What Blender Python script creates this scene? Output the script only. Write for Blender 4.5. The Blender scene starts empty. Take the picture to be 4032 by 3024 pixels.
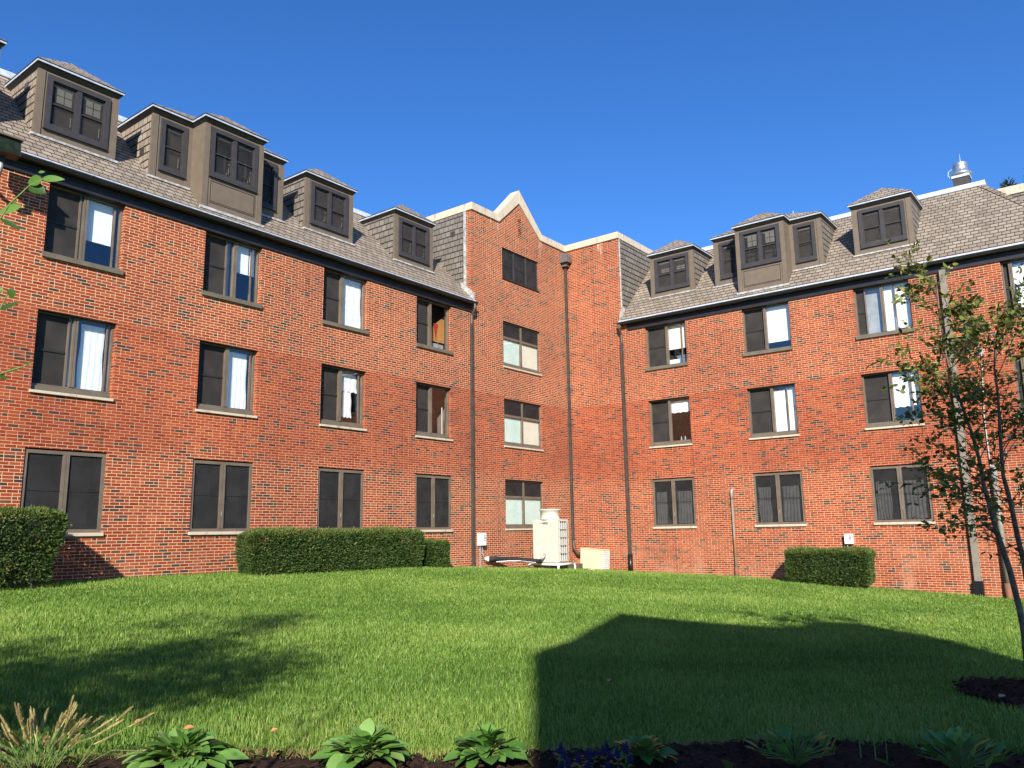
import bpy, math, random
import numpy as np
from mathutils import Vector, Matrix
rnd = random.Random(7); npr = np.random.default_rng(11)
SC = bpy.context.scene; COL = SC.collection
# ------------------------------------------------------------------ camera
CAM = np.array([-26.287, -17.508, 1.098])
MR = [[0.613814, -0.133811, -0.778027], [-0.789297, -0.123483, -0.601467], [-0.01559, 0.983283, -0.181413]]
cd = bpy.data.cameras.new('camera'); cam = bpy.data.objects.new('camera', cd); COL.objects.link(cam)
mw = Matrix(MR).to_4x4(); mw.translation = Vector(CAM); cam.matrix_world = mw
cd.sensor_width = 36; cd.lens = 28.459; cd.clip_start = .05; cd.clip_end = 3000; SC.camera = cam
# ------------------------------------------------------------------ sky, sun, exposure
EL = math.radians(28.0); SX, SY = -.805, -.593
wd = bpy.data.worlds.new('World'); SC.world = wd; wd.use_nodes = True
wn = wd.node_tree.nodes; bg = wn['Background']
sky = wn.new('ShaderNodeTexSky'); sky.sky_type = 'NISHITA'; sky.sun_disc = False
sky.sun_elevation = EL; sky.sun_rotation = math.atan2(SX, SY) % (2 * math.pi)
sky.altitude = 300; sky.air_density = 1.0; sky.dust_density = 0.35; sky.ozone_density = 2.5
hs = wn.new('ShaderNodeHueSaturation'); hs.inputs['Saturation'].default_value = 1.22
tn = wn.new('ShaderNodeMix'); tn.data_type = 'RGBA'; tn.blend_type = 'MULTIPLY'; tn.inputs[0].default_value = 1; tn.inputs[7].default_value = (.58, .80, 1.12, 1)
wd.node_tree.links.new(sky.outputs[0], hs.inputs['Color']); wd.node_tree.links.new(hs.outputs[0], tn.inputs[6]); wd.node_tree.links.new(tn.outputs[2], bg.inputs[0]); bg.inputs[1].default_value = .10
sd = bpy.data.lights.new('sun', 'SUN'); sd.energy = 5.0; sd.angle = math.radians(.53); sd.color = (1, .93, .82)
sun = bpy.data.objects.new('sun', sd); COL.objects.link(sun)
tosun = Vector((SX * math.cos(EL), SY * math.cos(EL), math.sin(EL)))
sun.rotation_euler = tosun.to_track_quat('Z', 'Y').to_euler(); sun.location = (-40, -30, 40)
vs = SC.view_settings; vs.view_transform = 'Standard'; vs.look = 'None'; vs.exposure = .80; vs.gamma = 1; vs.use_curve_mapping = False
SC.cycles.max_bounces = 6; SC.cycles.transparent_max_bounces = 12

# ------------------------------------------------------------------ materials
def newmat(name):
    m = bpy.data.materials.new(name); m.use_nodes = True
    return m, m.node_tree, m.node_tree.nodes['Principled BSDF']
def nd(nt, t, **k):
    n = nt.nodes.new(t)
    for a, b in k.items(): setattr(n, a, b)
    return n
class G:                                   # tiny maths helper on a node tree
    def __init__(s, nt): s.nt = nt
    def put(s, sock, v):
        if hasattr(v, 'links') or isinstance(v, bpy.types.NodeSocket): s.nt.links.new(v, sock)
        else: sock.default_value = v
    def m(s, op, a, b=None, c=None):
        n = nd(s.nt, 'ShaderNodeMath', operation=op); s.put(n.inputs[0], a)
        if b is not None: s.put(n.inputs[1], b)
        if c is not None: s.put(n.inputs[2], c)
        return n.outputs[0]
    def mixf(s, f, a, b): return s.m('ADD', s.m('MULTIPLY', a, s.m('SUBTRACT', 1.0, f)), s.m('MULTIPLY', b, f))
    def mixc(s, f, a, b, bt='MIX'):
        n = nd(s.nt, 'ShaderNodeMix', data_type='RGBA', blend_type=bt)
        s.put(n.inputs[0], f)
        for i, v in ((6, a), (7, b)):
            if isinstance(v, tuple): n.inputs[i].default_value = (*v, 1)
            else: s.nt.links.new(v, n.inputs[i])
        return n.outputs[2]
    def step(s, e, a, b):
        n = nd(s.nt, 'ShaderNodeMapRange', interpolation_type='SMOOTHSTEP'); s.put(n.inputs[0], e)
        n.inputs[1].default_value = a; n.inputs[2].default_value = b; return n.outputs[0]
    def wn(s, x, y, z=0.0):
        c = nd(s.nt, 'ShaderNodeCombineXYZ'); s.put(c.inputs[0], x); s.put(c.inputs[1], y); s.put(c.inputs[2], z)
        n = nd(s.nt, 'ShaderNodeTexWhiteNoise', noise_dimensions='3D'); s.nt.links.new(c.outputs[0], n.inputs[0]); return n.outputs[0]
    def noise(s, scale, vec=None, detail=3, rough=.55):
        n = nd(s.nt, 'ShaderNodeTexNoise'); n.inputs['Scale'].default_value = scale; n.inputs['Detail'].default_value = detail
        n.inputs['Roughness'].default_value = rough
        if vec is not None: s.nt.links.new(vec, n.inputs['Vector'])
        return n.outputs[0]
    def bump(s, h, strength, dist, p):
        n = nd(s.nt, 'ShaderNodeBump'); n.inputs['Strength'].default_value = strength; n.inputs['Distance'].default_value = dist
        s.nt.links.new(h, n.inputs['Height']); s.nt.links.new(n.outputs[0], p.inputs['Normal'])

def plain(name, col, rough=.6, metal=0, var=.12, scale=6, spec=.4, bump=0):
    m, nt, p = newmat(name); g = G(nt)
    pos = nd(nt, 'ShaderNodeNewGeometry').outputs['Position']
    n = g.noise(scale, pos, 5)
    lo = tuple(c * (1 - var) for c in col); hi = tuple(min(1, c * (1 + var)) for c in col)
    nt.links.new(g.mixc(g.step(n, .3, .7), lo, hi), p.inputs['Base Color'])
    p.inputs['Roughness'].default_value = rough; p.inputs['Metallic'].default_value = metal; p.inputs['Specular IOR Level'].default_value = spec
    if bump: g.bump(g.noise(scale * 8, pos, 4), bump, .01, p)
    return m

def brick():
    m, nt, p = newmat('red_brick'); g = G(nt)
    pos = nd(nt, 'ShaderNodeNewGeometry').outputs['Position']
    sp = nd(nt, 'ShaderNodeSeparateXYZ'); nt.links.new(pos, sp.inputs[0])
    u = g.m('ADD', sp.outputs[0], sp.outputs[1]); z = g.m('ADD', sp.outputs[2], 20.0 * .0677 + .0045)
    wob = g.m('MULTIPLY', g.m('SUBTRACT', g.noise(7, pos, 2), .5), .006)
    z = g.m('ADD', z, wob)
    L, H, LH = .2127, .0677, .1064
    zr = g.m('DIVIDE', z, H); row = g.m('FLOOR', zr); fz = g.m('FRACT', zr)
    isF = g.m('LESS_THAN', g.m('FLOORED_MODULO', row, 6.0), .5)
    odd = g.m('FLOORED_MODULO', row, 2.0)
    jit = g.m('MULTIPLY', g.wn(row, 3.0), .012)
    us = g.m('ADD', g.m('DIVIDE', g.m('ADD', u, jit), L), g.m('MULTIPLY', odd, .5))
    ids = g.m('FLOOR', us); bs = g.m('MULTIPLY', g.m('FRACT', us), L)
    P = L + LH
    uf = g.m('ADD', g.m('DIVIDE', u, P), .35); idf = g.m('FLOOR', uf); ff = g.m('MULTIPLY', g.m('FRACT', uf), P)
    inH = g.m('GREATER_THAN', ff, L)
    bf = g.m('SUBTRACT', ff, g.m('MULTIPLY', inH, L)); wf = g.m('SUBTRACT', L, g.m('MULTIPLY', inH, L - LH))
    idff = g.m('ADD', g.m('MULTIPLY', idf, 2.0), g.m('ADD', inH, 1000.0))
    bp = g.mixf(isF, bs, bf); bw = g.mixf(isF, L, wf); bid = g.mixf(isF, ids, idff)
    e = g.m('MINIMUM', g.m('MINIMUM', bp, g.m('SUBTRACT', bw, bp)), g.m('MULTIPLY', g.m('MINIMUM', fz, g.m('SUBTRACT', 1.0, fz)), H))
    mask = g.step(e, .0042, .0068)
    r1 = g.wn(bid, row, 1.0); r2 = g.wn(bid, row, 2.0); r3 = g.wn(bid, row, 5.0)
    head = g.m('MULTIPLY', isF, inH)
    clus = g.step(g.noise(.9, pos, 3), .42, .72)
    pd = g.m('ADD', g.m('ADD', .045, g.m('MULTIPLY', clus, .22)), g.m('MULTIPLY', head, .38))
    dark = g.m('LESS_THAN', r1, pd)
    nt_ = nt
    cr = nd(nt, 'ShaderNodeValToRGB'); nt.links.new(r2, cr.inputs[0]); el = cr.color_ramp.elements
    el[0].position = 0; el[0].color = (.23, .036, .013, 1); el[1].position = 1; el[1].color = (.44, .105, .033, 1)
    for q, c in ((.25, (.31, .050, .019)), (.6, (.37, .070, .022)), (.85, (.33, .068, .034))):
        x = cr.color_ramp.elements.new(q); x.color = (*c, 1)
    dc = nd(nt, 'ShaderNodeValToRGB'); nt.links.new(r3, dc.inputs[0]); el = dc.color_ramp.elements
    el[0].color = (.060, .036, .034, 1); el[1].color = (.17, .068, .035, 1); x = el.new(.6); x.color = (.095, .05, .042, 1)
    bc = g.mixc(dark, cr.outputs[0], dc.outputs[0])
    grain = g.noise(60, pos, 4, .7)
    bc = g.mixc(.55, bc, g.mixc(grain, (.55, .55, .55), (1.35, 1.35, 1.35)), 'MULTIPLY')
    # mortar: cream at the top and near the ground, pinker on the washed middle storeys
    zz = sp.outputs[2]; wz = g.m('ADD', zz, g.m('MULTIPLY', g.m('SUBTRACT', g.noise(.6, pos, 2), .5), .5))
    band = g.m('MULTIPLY', g.step(wz, 2.7, 3.3), g.m('SUBTRACT', 1.0, g.step(zz, 5.83, 5.87)))
    mort = g.mixc(band, (.76, .56, .35), (.62, .36, .22))
    mort = g.mixc(.5, mort, g.mixc(g.noise(25, pos, 4), (.6, .6, .6), (1.3, 1.3, 1.3)), 'MULTIPLY')
    col = g.mixc(mask, mort, bc)
    big = g.step(g.noise(.35, pos, 4), .3, .7)
    col = g.mixc(1.0, col, g.mixc(big, (.74, .71, .72), (.95, .92, .89)), 'MULTIPLY')
    # pale efflorescence streaks near the ground
    low = g.m('MULTIPLY', g.m('SUBTRACT', 1.0, g.step(zz, -.6, 1.1)), g.m('MULTIPLY', g.step(g.noise(1.3, pos, 5), .42, .7), .42))
    col = g.mixc(low, col, (.55, .30, .19))
    mp = nd(nt, 'ShaderNodeMapping'); mp.inputs['Scale'].default_value = (5, 5, .45); nt.links.new(pos, mp.inputs[0])
    stv = g.step(g.noise(1.0, mp.outputs[0], 4, .6), .52, .75); col = g.mixc(g.m('MULTIPLY', stv, .55), col, g.mixc(1.0, col, (.62, .58, .60), 'MULTIPLY'))
    drip = None
    for u0, z0 in ((-4.32, 11.75), (-1.72, 11.35), (-1.60, 11.9), (-4.75, 12.0)):
        q = g.m('DIVIDE', g.m('SUBTRACT', u, u0), .045); q = g.m('POWER', 2.718, g.m('MULTIPLY', g.m('MULTIPLY', q, q), -1.0))
        q = g.m('MULTIPLY', q, g.step(zz, z0, 12.3)); drip = q if drip is None else g.m('ADD', drip, q)
    drip = g.m('MULTIPLY', g.m('MULTIPLY', drip, g.step(g.noise(9, pos, 4), .35, .6)), .75)
    col = g.mixc(drip, col, (.62, .50, .40))
    nt.links.new(col, p.inputs['Base Color']); p.inputs['Roughness'].default_value = .88; p.inputs['Specular IOR Level'].default_value = .2
    g.bump(g.m('ADD', mask, g.m('MULTIPLY', grain, .3)), .7, .007, p)
    return m

def tiles(name, ca, cb, L=.215, H=.20, stain=1.0):
    m, nt, p = newmat(name); g = G(nt)
    uv = nd(nt, 'ShaderNodeUVMap').outputs[0]; sp = nd(nt, 'ShaderNodeSeparateXYZ'); nt.links.new(uv, sp.inputs[0])
    pos = nd(nt, 'ShaderNodeNewGeometry').outputs['Position']
    zr = g.m('DIVIDE', g.m('ADD', sp.outputs[1], 40 * H), H); row = g.m('FLOOR', zr); fz = g.m('FRACT', zr)
    jit = g.m('MULTIPLY', g.wn(row, 1.0), .25)
    us = g.m('ADD', g.m('DIVIDE', sp.outputs[0], L), g.m('ADD', g.m('MULTIPLY', g.m('FLOORED_MODULO', row, 2.0), .5), jit))
    ids = g.m('FLOOR', us); fs = g.m('FRACT', us)
    e1 = g.m('MULTIPLY', g.m('MINIMUM', fs, g.m('SUBTRACT', 1.0, fs)), L)
    slip = g.m('MULTIPLY', g.wn(ids, row, 4.0), .004)
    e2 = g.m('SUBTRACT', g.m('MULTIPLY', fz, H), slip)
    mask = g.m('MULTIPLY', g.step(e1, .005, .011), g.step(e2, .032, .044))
    r = g.wn(ids, row, 2.0)
    c = g.mixc(r, ca, cb)
    st = g.step(g.noise(1.1, pos, 5), .35, .75)
    c = g.mixc(.5 * stain, c, g.mixc(st, (.75, .74, .73), (1.12, 1.1, 1.06)), 'MULTIPLY')
    c = g.mixc(.4, c, g.mixc(g.noise(30, pos, 4), (.75, .75, .75), (1.25, 1.25, 1.25)), 'MULTIPLY')
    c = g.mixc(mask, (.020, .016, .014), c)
    nt.links.new(c, p.inputs['Base Color']); p.inputs['Roughness'].default_value = .8; p.inputs['Specular IOR Level'].default_value = .25
    g.bump(g.m('MULTIPLY', mask, g.m('SUBTRACT', 1.4, fz)), .6, .015, p)
    return m

def glassm():
    m, nt, p = newmat('window_glass'); g = G(nt); out = nt.nodes['Material Output']
    pos = nd(nt, 'ShaderNodeNewGeometry').outputs['Position']
    b = nd(nt, 'ShaderNodeBump'); b.inputs['Strength'].default_value = .05; b.inputs['Distance'].default_value = .05
    nt.links.new(g.noise(1.6, pos, 1), b.inputs['Height'])
    geo = nd(nt, 'ShaderNodeNewGeometry'); dt = nd(nt, 'ShaderNodeVectorMath', operation='DOT_PRODUCT')
    nt.links.new(geo.outputs['Normal'], dt.inputs[0]); nt.links.new(geo.outputs['Incoming'], dt.inputs[1])
    fr = g.m('ADD', .085, g.m('MULTIPLY', .915, g.m('POWER', g.m('SUBTRACT', 1.0, g.m('ABSOLUTE', dt.outputs['Value'])), 5.0)))
    gl = nd(nt, 'ShaderNodeBsdfGlossy'); gl.inputs['Roughness'].default_value = .01; nt.links.new(b.outputs[0], gl.inputs['Normal'])
    tr = nd(nt, 'ShaderNodeBsdfTransparent'); tr.inputs[0].default_value = (.98, .995, .995, 1)
    mx = nd(nt, 'ShaderNodeMixShader'); nt.links.new(fr, mx.inputs[0]); nt.links.new(tr.outputs[0], mx.inputs[1]); nt.links.new(gl.outputs[0], mx.inputs[2])
    nt.links.new(mx.outputs[0], out.inputs[0]); return m
def screenm(name, col, alpha):
    m, nt, p = newmat(name); g = G(nt); out = nt.nodes['Material Output']
    pos = nd(nt, 'ShaderNodeNewGeometry').outputs['Position']
    nt.links.new(g.mixc(g.step(g.noise(2.5, pos, 3), .35, .7), tuple(c * .8 for c in col), tuple(c * 1.2 for c in col)), p.inputs['Base Color'])
    p.inputs['Roughness'].default_value = .6; p.inputs['Specular IOR Level'].default_value = .25
    tr = nd(nt, 'ShaderNodeBsdfTransparent'); mx = nd(nt, 'ShaderNodeMixShader'); mx.inputs[0].default_value = alpha
    nt.links.new(tr.outputs[0], mx.inputs[1]); nt.links.new(p.outputs[0], mx.inputs[2]); nt.links.new(mx.outputs[0], out.inputs[0]); return m
def foliage(name, cols, trans=.3, rough=.5, attr=True):
    m, nt, p = newmat(name); g = G(nt); out = nt.nodes['Material Output']
    a = nd(nt, 'ShaderNodeAttribute', attribute_name='tone').outputs['Fac']
    cr = nd(nt, 'ShaderNodeValToRGB'); nt.links.new(a, cr.inputs[0]); el = cr.color_ramp.elements
    el[0].color = (*cols[0], 1); el[1].color = (*cols[-1], 1)
    for i, c in enumerate(cols[1:-1]):
        x = el.new((i + 1) / (len(cols) - 1)); x.color = (*c, 1)
    nt.links.new(cr.outputs[0], p.inputs['Base Color']); p.inputs['Roughness'].default_value = rough; p.inputs['Specular IOR Level'].default_value = .3
    tl = nd(nt, 'ShaderNodeBsdfTranslucent'); nt.links.new(g.mixc(1.0, cr.outputs[0], (1.1, 1.15, .6), 'MULTIPLY'), tl.inputs[0])
    mx = nd(nt, 'ShaderNodeMixShader'); mx.inputs[0].default_value = trans
    nt.links.new(p.outputs[0], mx.inputs[1]); nt.links.new(tl.outputs[0], mx.inputs[2]); nt.links.new(mx.outputs[0], out.inputs[0]); return m
def rust(name, a, b):
    m, nt, p = newmat(name); g = G(nt); pos = nd(nt, 'ShaderNodeNewGeometry').outputs['Position']
    nt.links.new(g.mixc(g.step(g.noise(2.2, pos, 5), .42, .6), a, b), p.inputs['Base Color']); p.inputs['Roughness'].default_value = .75; return m
def stone(name, col):
    m, nt, p = newmat(name); g = G(nt); pos = nd(nt, 'ShaderNodeNewGeometry').outputs['Position']
    mp = nd(nt, 'ShaderNodeMapping'); mp.inputs['Scale'].default_value = (3, 3, .8); nt.links.new(pos, mp.inputs[0])
    s = g.step(g.noise(2.0, mp.outputs[0], 6, .7), .5, .72)
    c = g.mixc(g.m('MULTIPLY', s, .65), col, tuple(k * .32 for k in col))
    nt.links.new(c, p.inputs['Base Color']); p.inputs['Roughness'].default_value = .9; g.bump(g.noise(40, pos, 4), .3, .01, p); return m

M = dict(
    brick=brick(),
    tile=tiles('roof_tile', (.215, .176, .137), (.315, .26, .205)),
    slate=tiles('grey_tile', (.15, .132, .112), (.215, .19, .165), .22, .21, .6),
    glass=glassm(),
    bronze=plain('bronze_frame', (.140, .110, .082), .45, .0, .15, 3),
    olive=plain('olive_sill', (.13, .11, .08), .55, 0, .12, 4),
    dark=plain('dark_trim', (.022, .020, .020), .5, 0, .2, 4),
    frieze=plain('dark_frieze', (.020, .018, .019), .45, 0, .2, 3),
    soot=plain('window_trim', (.040, .036, .038), .55, 0, .12, 5),
    taupe=plain('taupe_board', (.140, .108, .078), .6, 0, .08, 5),
    galv=plain('galvanised_edge', (.55, .60, .66), .45, .25, .15, 8),
    flash=plain('weathered_flashing', (.38, .37, .36), .6, .1, .35, 9),
    lime=stone('cast_stone', (.52, .44, .33)),
    sill=stone('stone_sill', (.50, .44, .33)),
    screen=screenm('insect_screen', (.042, .037, .034), .80),
    screend=screenm('dark_insect_screen', (.030, .029, .029), .70), screenf=screenm('fine_insect_screen', (.034, .032, .033), .42),
    curtain_or_glint=plain('white_curtain', (.88, .88, .87), .9, 0, .05, 4),
    blind_or_light=plain('cream_blind_or_light', (.80, .76, .66), .8, 0, .04, 4),
    drape=plain('grey_drape', (.34, .34, .33), .9, 0, .15, 5),
    room=plain('room_plaster', (.16, .14, .12), .9, 0, .2, 2),
    lens=plain('dark_lens', (.016, .024, .014), .25, 0, .3, 9, .15),  # green-black base colour carries the trees reflected in the lens
    mint=plain('pale_shade', (.60, .72, .66), .8, 0, .03, 3),
    cream=plain('warm_shade', (.72, .68, .57), .8, 0, .03, 3),
    orange=plain('orange_board', (.55, .25, .07), .8), red=plain('red_cloth', (.45, .03, .03), .8),
    pipe=plain('brown_downspout', (.060, .048, .041), .45, 0, .2, 5), lead=plain('lead_box', (.15, .13, .125), .5, .2, .3, 8),
    leader=plain('taupe_downspout', (.21, .18, .145), .5, 0, .15, 4), boot=plain('black_boot', (.010, .010, .011), .35),
    acw=plain('cream_enamel', (.52, .50, .41), .4, 0, .03, 2), acy=plain('ivory_enamel', (.60, .53, .35), .45, 0, .04, 3),
    white=plain('white_paint', (.80, .79, .76), .45, 0, .05, 5), coil=plain('grey_coil', (.42, .43, .43), .5, .3, .2, 20),
    black=plain('black_insulation', (.012, .011, .011), .7, 0, .3, 14), grey=plain('grey_conduit', (.36, .36, .36), .45, .3, .1, 6),
    rust=rust('rusty_pipe', (.19, .20, .16), (.26, .12, .05)), rust2=rust('rusty_collar', (.20, .085, .04), (.14, .07, .04)),
    copper=plain('copper_tube', (.45, .20, .10), .4, .6), boxw=plain('white_box', (.78, .78, .78), .4, 0, .03, 4), redh=plain('red_handle', (.6, .04, .03), .4),
    alum=plain('spun_aluminium', (.40, .43, .46), .35, .7, .1, 6), lamp=plain('lamp_housing', (.05, .042, .036), .45, 0, .15, 6),
    bark=plain('birch_bark', (.15, .115, .09), .85, 0, .35, 14, .2, .4), twig=plain('twig_bark', (.11, .065, .04), .8, 0, .2, 20, .2),
    mulch=plain('bark_mulch', (.040, .023, .016), .95, 0, .55, 30, .1, 1), soil=plain('dead_grass', (.36, .22, .09), .9, 0, .3, 12),
    rock=plain('grey_rock', (.40, .37, .32), .9, 0, .2, 12, .2, .5), wood=plain('old_wood', (.10, .07, .045), .9, 0, .3, 8),
    label=plain('dark_label', (.10, .10, .105), .5), letter=plain('white_letter', (.75, .75, .75), .5), dull=plain('grey_label', (.45, .45, .42), .6),
    fall=plain('orange_leaf', (.62, .22, .10), .7, 0, .2, 8), blue=plain('blue_cloth', (.12, .22, .36), .8),
    salvia=plain('violet_flower', (.022, .013, .07), .7), seed=plain('tan_seed_head', (.40, .33, .13), .85, 0, .2, 30),
    grass=foliage('lawn_grass', [(.072, .148, .020), (.138, .248, .036), (.225, .345, .062), (.38, .39, .12)], .28, .5),
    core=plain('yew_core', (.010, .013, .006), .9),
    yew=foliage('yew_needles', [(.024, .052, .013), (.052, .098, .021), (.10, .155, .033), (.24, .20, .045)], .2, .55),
    birch=foliage('birch_leaf', [(.13, .05, .022), (.07, .095, .02), (.15, .185, .036), (.25, .265, .07), (.42, .34, .12)], .35, .5),
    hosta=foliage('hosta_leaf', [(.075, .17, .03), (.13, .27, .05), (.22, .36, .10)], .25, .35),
    near=foliage('near_leaf', [(.03, .075, .012), (.08, .18, .02), (.14, .27, .05)], .35, .45),
    crown=foliage('tree_leaf', [(.03, .06, .012), (.06, .11, .02), (.09, .14, .03)], .3, .5),
    fir=foliage('fir_needles', [(.03, .04, .012), (.06, .065, .02)], .1, .6),
    stem=plain('green_stem', (.14, .20, .05), .7),
)
def lawn_ground():
    m, nt, p = newmat('lawn_soil'); g = G(nt); pos = nd(nt, 'ShaderNodeNewGeometry').outputs['Position']
    c = g.mixc(g.step(g.noise(2.5, pos, 6), .3, .7), (.05, .10, .014), (.085, .15, .022))
    c = g.mixc(g.noise(70, pos, 4), c, g.mixc(1.0, c, (1.5, 1.4, 1.2), 'MULTIPLY'))
    nt.links.new(c, p.inputs['Base Color']); p.inputs['Roughness'].default_value = .95; p.inputs['Specular IOR Level'].default_value = .1
    g.bump(g.noise(60, pos, 5), 1, .03, p); return m
M['lawn'] = lawn_ground()

# ------------------------------------------------------------------ geometry helpers
FL = lambda u, d, z: (u, d, z)            # left wall: u = x, d = depth behind the wall
FR = lambda u, d, z: (d, -u, z)           # right wall: u runs to the right along it
BASE = {}
class MB:
    def __init__(s, F=None): s.v = []; s.f = []; s.F = F or (lambda x, y, z: (x, y, z))
    def poly(s, *pts):
        n = len(s.v); s.v += [s.F(*p) for p in pts]; s.f.append(tuple(range(n, n + len(pts)))); return s
    def box(s, u0, u1, d0, d1, z0, z1):
        n = len(s.v)
        s.v += [s.F(u, d, z) for z in (z0, z1) for u, d in ((u0, d0), (u1, d0), (u1, d1), (u0, d1))]
        s.f += [tuple(n + i for i in q) for q in ((0, 3, 2, 1), (4, 5, 6, 7), (0, 1, 5, 4), (1, 2, 6, 5), (2, 3, 7, 6), (3, 0, 4, 7))]
        return s
    def prism(s, pts, vec):               # polygon (3d, local) pushed along vec
        n = len(s.v); k = len(pts)
        s.v += [s.F(*p) for p in pts] + [s.F(*(a + b for a, b in zip(p, vec))) for p in pts]
        s.f += [tuple(range(n, n + k)), tuple(range(n + 2 * k - 1, n + k - 1, -1))]
        for i in range(k):
            j = (i + 1) % k; s.f.append((n + j, n + i, n + k + i, n + k + j))
        return s
    def tube(s, path, rad, n=8, cap=True):
        path = [Vector(s.F(*p)) for p in path]; k0 = len(s.v); m = len(path)
        rad = rad if isinstance(rad, (list, tuple)) else [rad] * m
        t0 = (path[1] - path[0]).normalized(); up = Vector((0, 0, 1)) if abs(t0.z) < .9 else Vector((1, 0, 0))
        x = t0.cross(up).normalized()
        for i, p in enumerate(path):
            t = (path[min(i + 1, m - 1)] - path[max(i - 1, 0)]).normalized()
            x = (x - t * x.dot(t)).normalized(); y = t.cross(x)
            for a in range(n):
                an = 2 * math.pi * a / n; s.v.append(tuple(p + (x * math.cos(an) + y * math.sin(an)) * rad[i]))
        for i in range(m - 1):
            for a in range(n):
                b = (a + 1) % n; s.f.append((k0 + i * n + a, k0 + i * n + b, k0 + (i + 1) * n + b, k0 + (i + 1) * n + a))
        if cap: s.f += [tuple(k0 + n - 1 - a for a in range(n)), tuple(k0 + (m - 1) * n + a for a in range(n))]
        return s
    def lathe(s, prof, c, n=24):
        k0 = len(s.v); m = len(prof)
        for r_, z in prof:
            for a in range(n):
                an = 2 * math.pi * a / n; s.v.append((c[0] + r_ * math.cos(an), c[1] + r_ * math.sin(an), c[2] + z))
        for i in range(m - 1):
            for a in range(n):
                b = (a + 1) % n; s.f.append((k0 + i * n + a, k0 + i * n + b, k0 + (i + 1) * n + b, k0 + (i + 1) * n + a))
        s.f += [tuple(k0 + n - 1 - a for a in range(n)), tuple(k0 + (m - 1) * n + a for a in range(n))]
        return s
    def rotate(s, M4):
        s.v = [tuple(M4 @ Vector(p)) for p in s.v]; return s
    def build(s, name, mat, parent=None, smooth=False, bevel=0, uv=False):
        me = bpy.data.meshes.new(name); base = Vector((0, 0, 0))
        o = bpy.data.objects.new(name, me); COL.objects.link(o)
        if parent is not None:
            base = BASE.get(parent.name, Vector((0, 0, 0))); o.parent = parent
            BASE[o.name] = base
        me.from_pydata([tuple(Vector(p) - base) for p in s.v], [], s.f); me.materials.append(mat)
        if uv:
            lay = me.uv_layers.new(name='UVMap')
            for q in me.polygons:
                nrm = q.normal; h = Vector((0, 0, 1)).cross(nrm)
                h = h.normalized() if h.length > 1e-4 else Vector((1, 0, 0)); up = nrm.cross(h)
                for li in q.loop_indices:
                    p = Vector(me.vertices[me.loops[li].vertex_index].co) + base; lay.data[li].uv = (p.dot(h), p.dot(up))
        if smooth:
            for q in me.polygons: q.use_smooth = True
        if bevel:
            b = o.modifiers.new('bevel', 'BEVEL'); b.width = bevel; b.segments = 2; b.limit_method = 'ANGLE'
        me.update(); return o
def npmesh(name, V, F4, mat, parent=None, tone=None, kind=None):
    """V (n,3), F list of arrays of faces with the same corner count; tone per vertex"""
    me = bpy.data.meshes.new(name); base = np.array(BASE.get(parent.name, (0, 0, 0))) if parent is not None else np.zeros(3)
    V = np.asarray(V, float) - base
    me.vertices.add(len(V)); me.vertices.foreach_set('co', V.astype(np.float32).ravel())
    idx = np.concatenate([f.ravel() for f in F4]).astype(np.int32); ln = np.concatenate([np.full(len(f), f.shape[1]) for f in F4]).astype(np.int32)
    me.loops.add(len(idx)); me.loops.foreach_set('vertex_index', idx)
    me.polygons.add(len(ln)); st = np.concatenate([[0], np.cumsum(ln)[:-1]]).astype(np.int32)
    me.polygons.foreach_set('loop_start', st); me.polygons.foreach_set('loop_total', ln)
    me.update(calc_edges=True)
    if tone is not None:
        a = me.attributes.new('tone', 'FLOAT', 'POINT'); a.data.foreach_set('value', np.asarray(tone, np.float32))
    me.materials.append(mat); o = bpy.data.objects.new(name, me); COL.objects.link(o)
    if parent is not None: o.parent = parent; BASE[o.name] = Vector(base)
    return o
def tag(o, label=None, cat=None, group=None, kind=None):
    for k, v in (('label', label), ('category', cat), ('group', group), ('kind', kind)):
        if v: o[k] = v
    return o
def thing(name, label, cat, loc, group=None):
    o = bpy.data.objects.new(name, None); COL.objects.link(o); o.location = loc; o.empty_display_size = .2
    BASE[o.name] = Vector(loc); return tag(o, label, cat, group)
def text_mesh(name, s, size, mat, parent, M4):
    cu = bpy.data.curves.new(name, 'FONT'); cu.body = s; cu.size = size; cu.extrude = .001; cu.align_x = 'CENTER'; cu.align_y = 'CENTER'
    t = bpy.data.objects.new(name, cu); COL.objects.link(t)
    dg = bpy.context.evaluated_depsgraph_get(); me = bpy.data.meshes.new_from_object(t.evaluated_get(dg)); bpy.data.objects.remove(t)
    base = BASE.get(parent.name, Vector((0, 0, 0)))
    me.transform(M4); me.transform(Matrix.Translation(-base)); me.materials.clear(); me.materials.append(mat)
    o = bpy.data.objects.new(name, me); COL.objects.link(o); o.parent = parent; return o

# ------------------------------------------------------------------ ground
def gz(x, y):
    x = np.asarray(x, float); y = np.asarray(y, float)
    s = np.abs(x) + np.abs(y)
    return (-.2 - .0247 * np.clip(x, -60, 40) + .05 * np.clip(y, -60, 30) + .10 * np.exp(-((s - 9) / 5) ** 2)
            + .12 * np.exp(-((x + 12.5) / 5) ** 2) * np.exp(-(np.clip(y + 1, -50, 50) / 4) ** 2)
            + .025 * np.sin(x * .9 + 1) * np.sin(y * .8))
def grid_sheet(name, xs, ys, dz, mat):
    X, Y = np.meshgrid(xs, ys, indexing='ij'); Z = gz(X, Y) + dz
    V = np.stack([X, Y, Z], -1).reshape(-1, 3); n, m = len(xs), len(ys)
    i, j = np.meshgrid(np.arange(n - 1), np.arange(m - 1), indexing='ij'); a = (i * m + j).ravel()
    return npmesh(name, V, [np.stack([a, a + m, a + m + 1, a + 1], 1)], mat)
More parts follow.
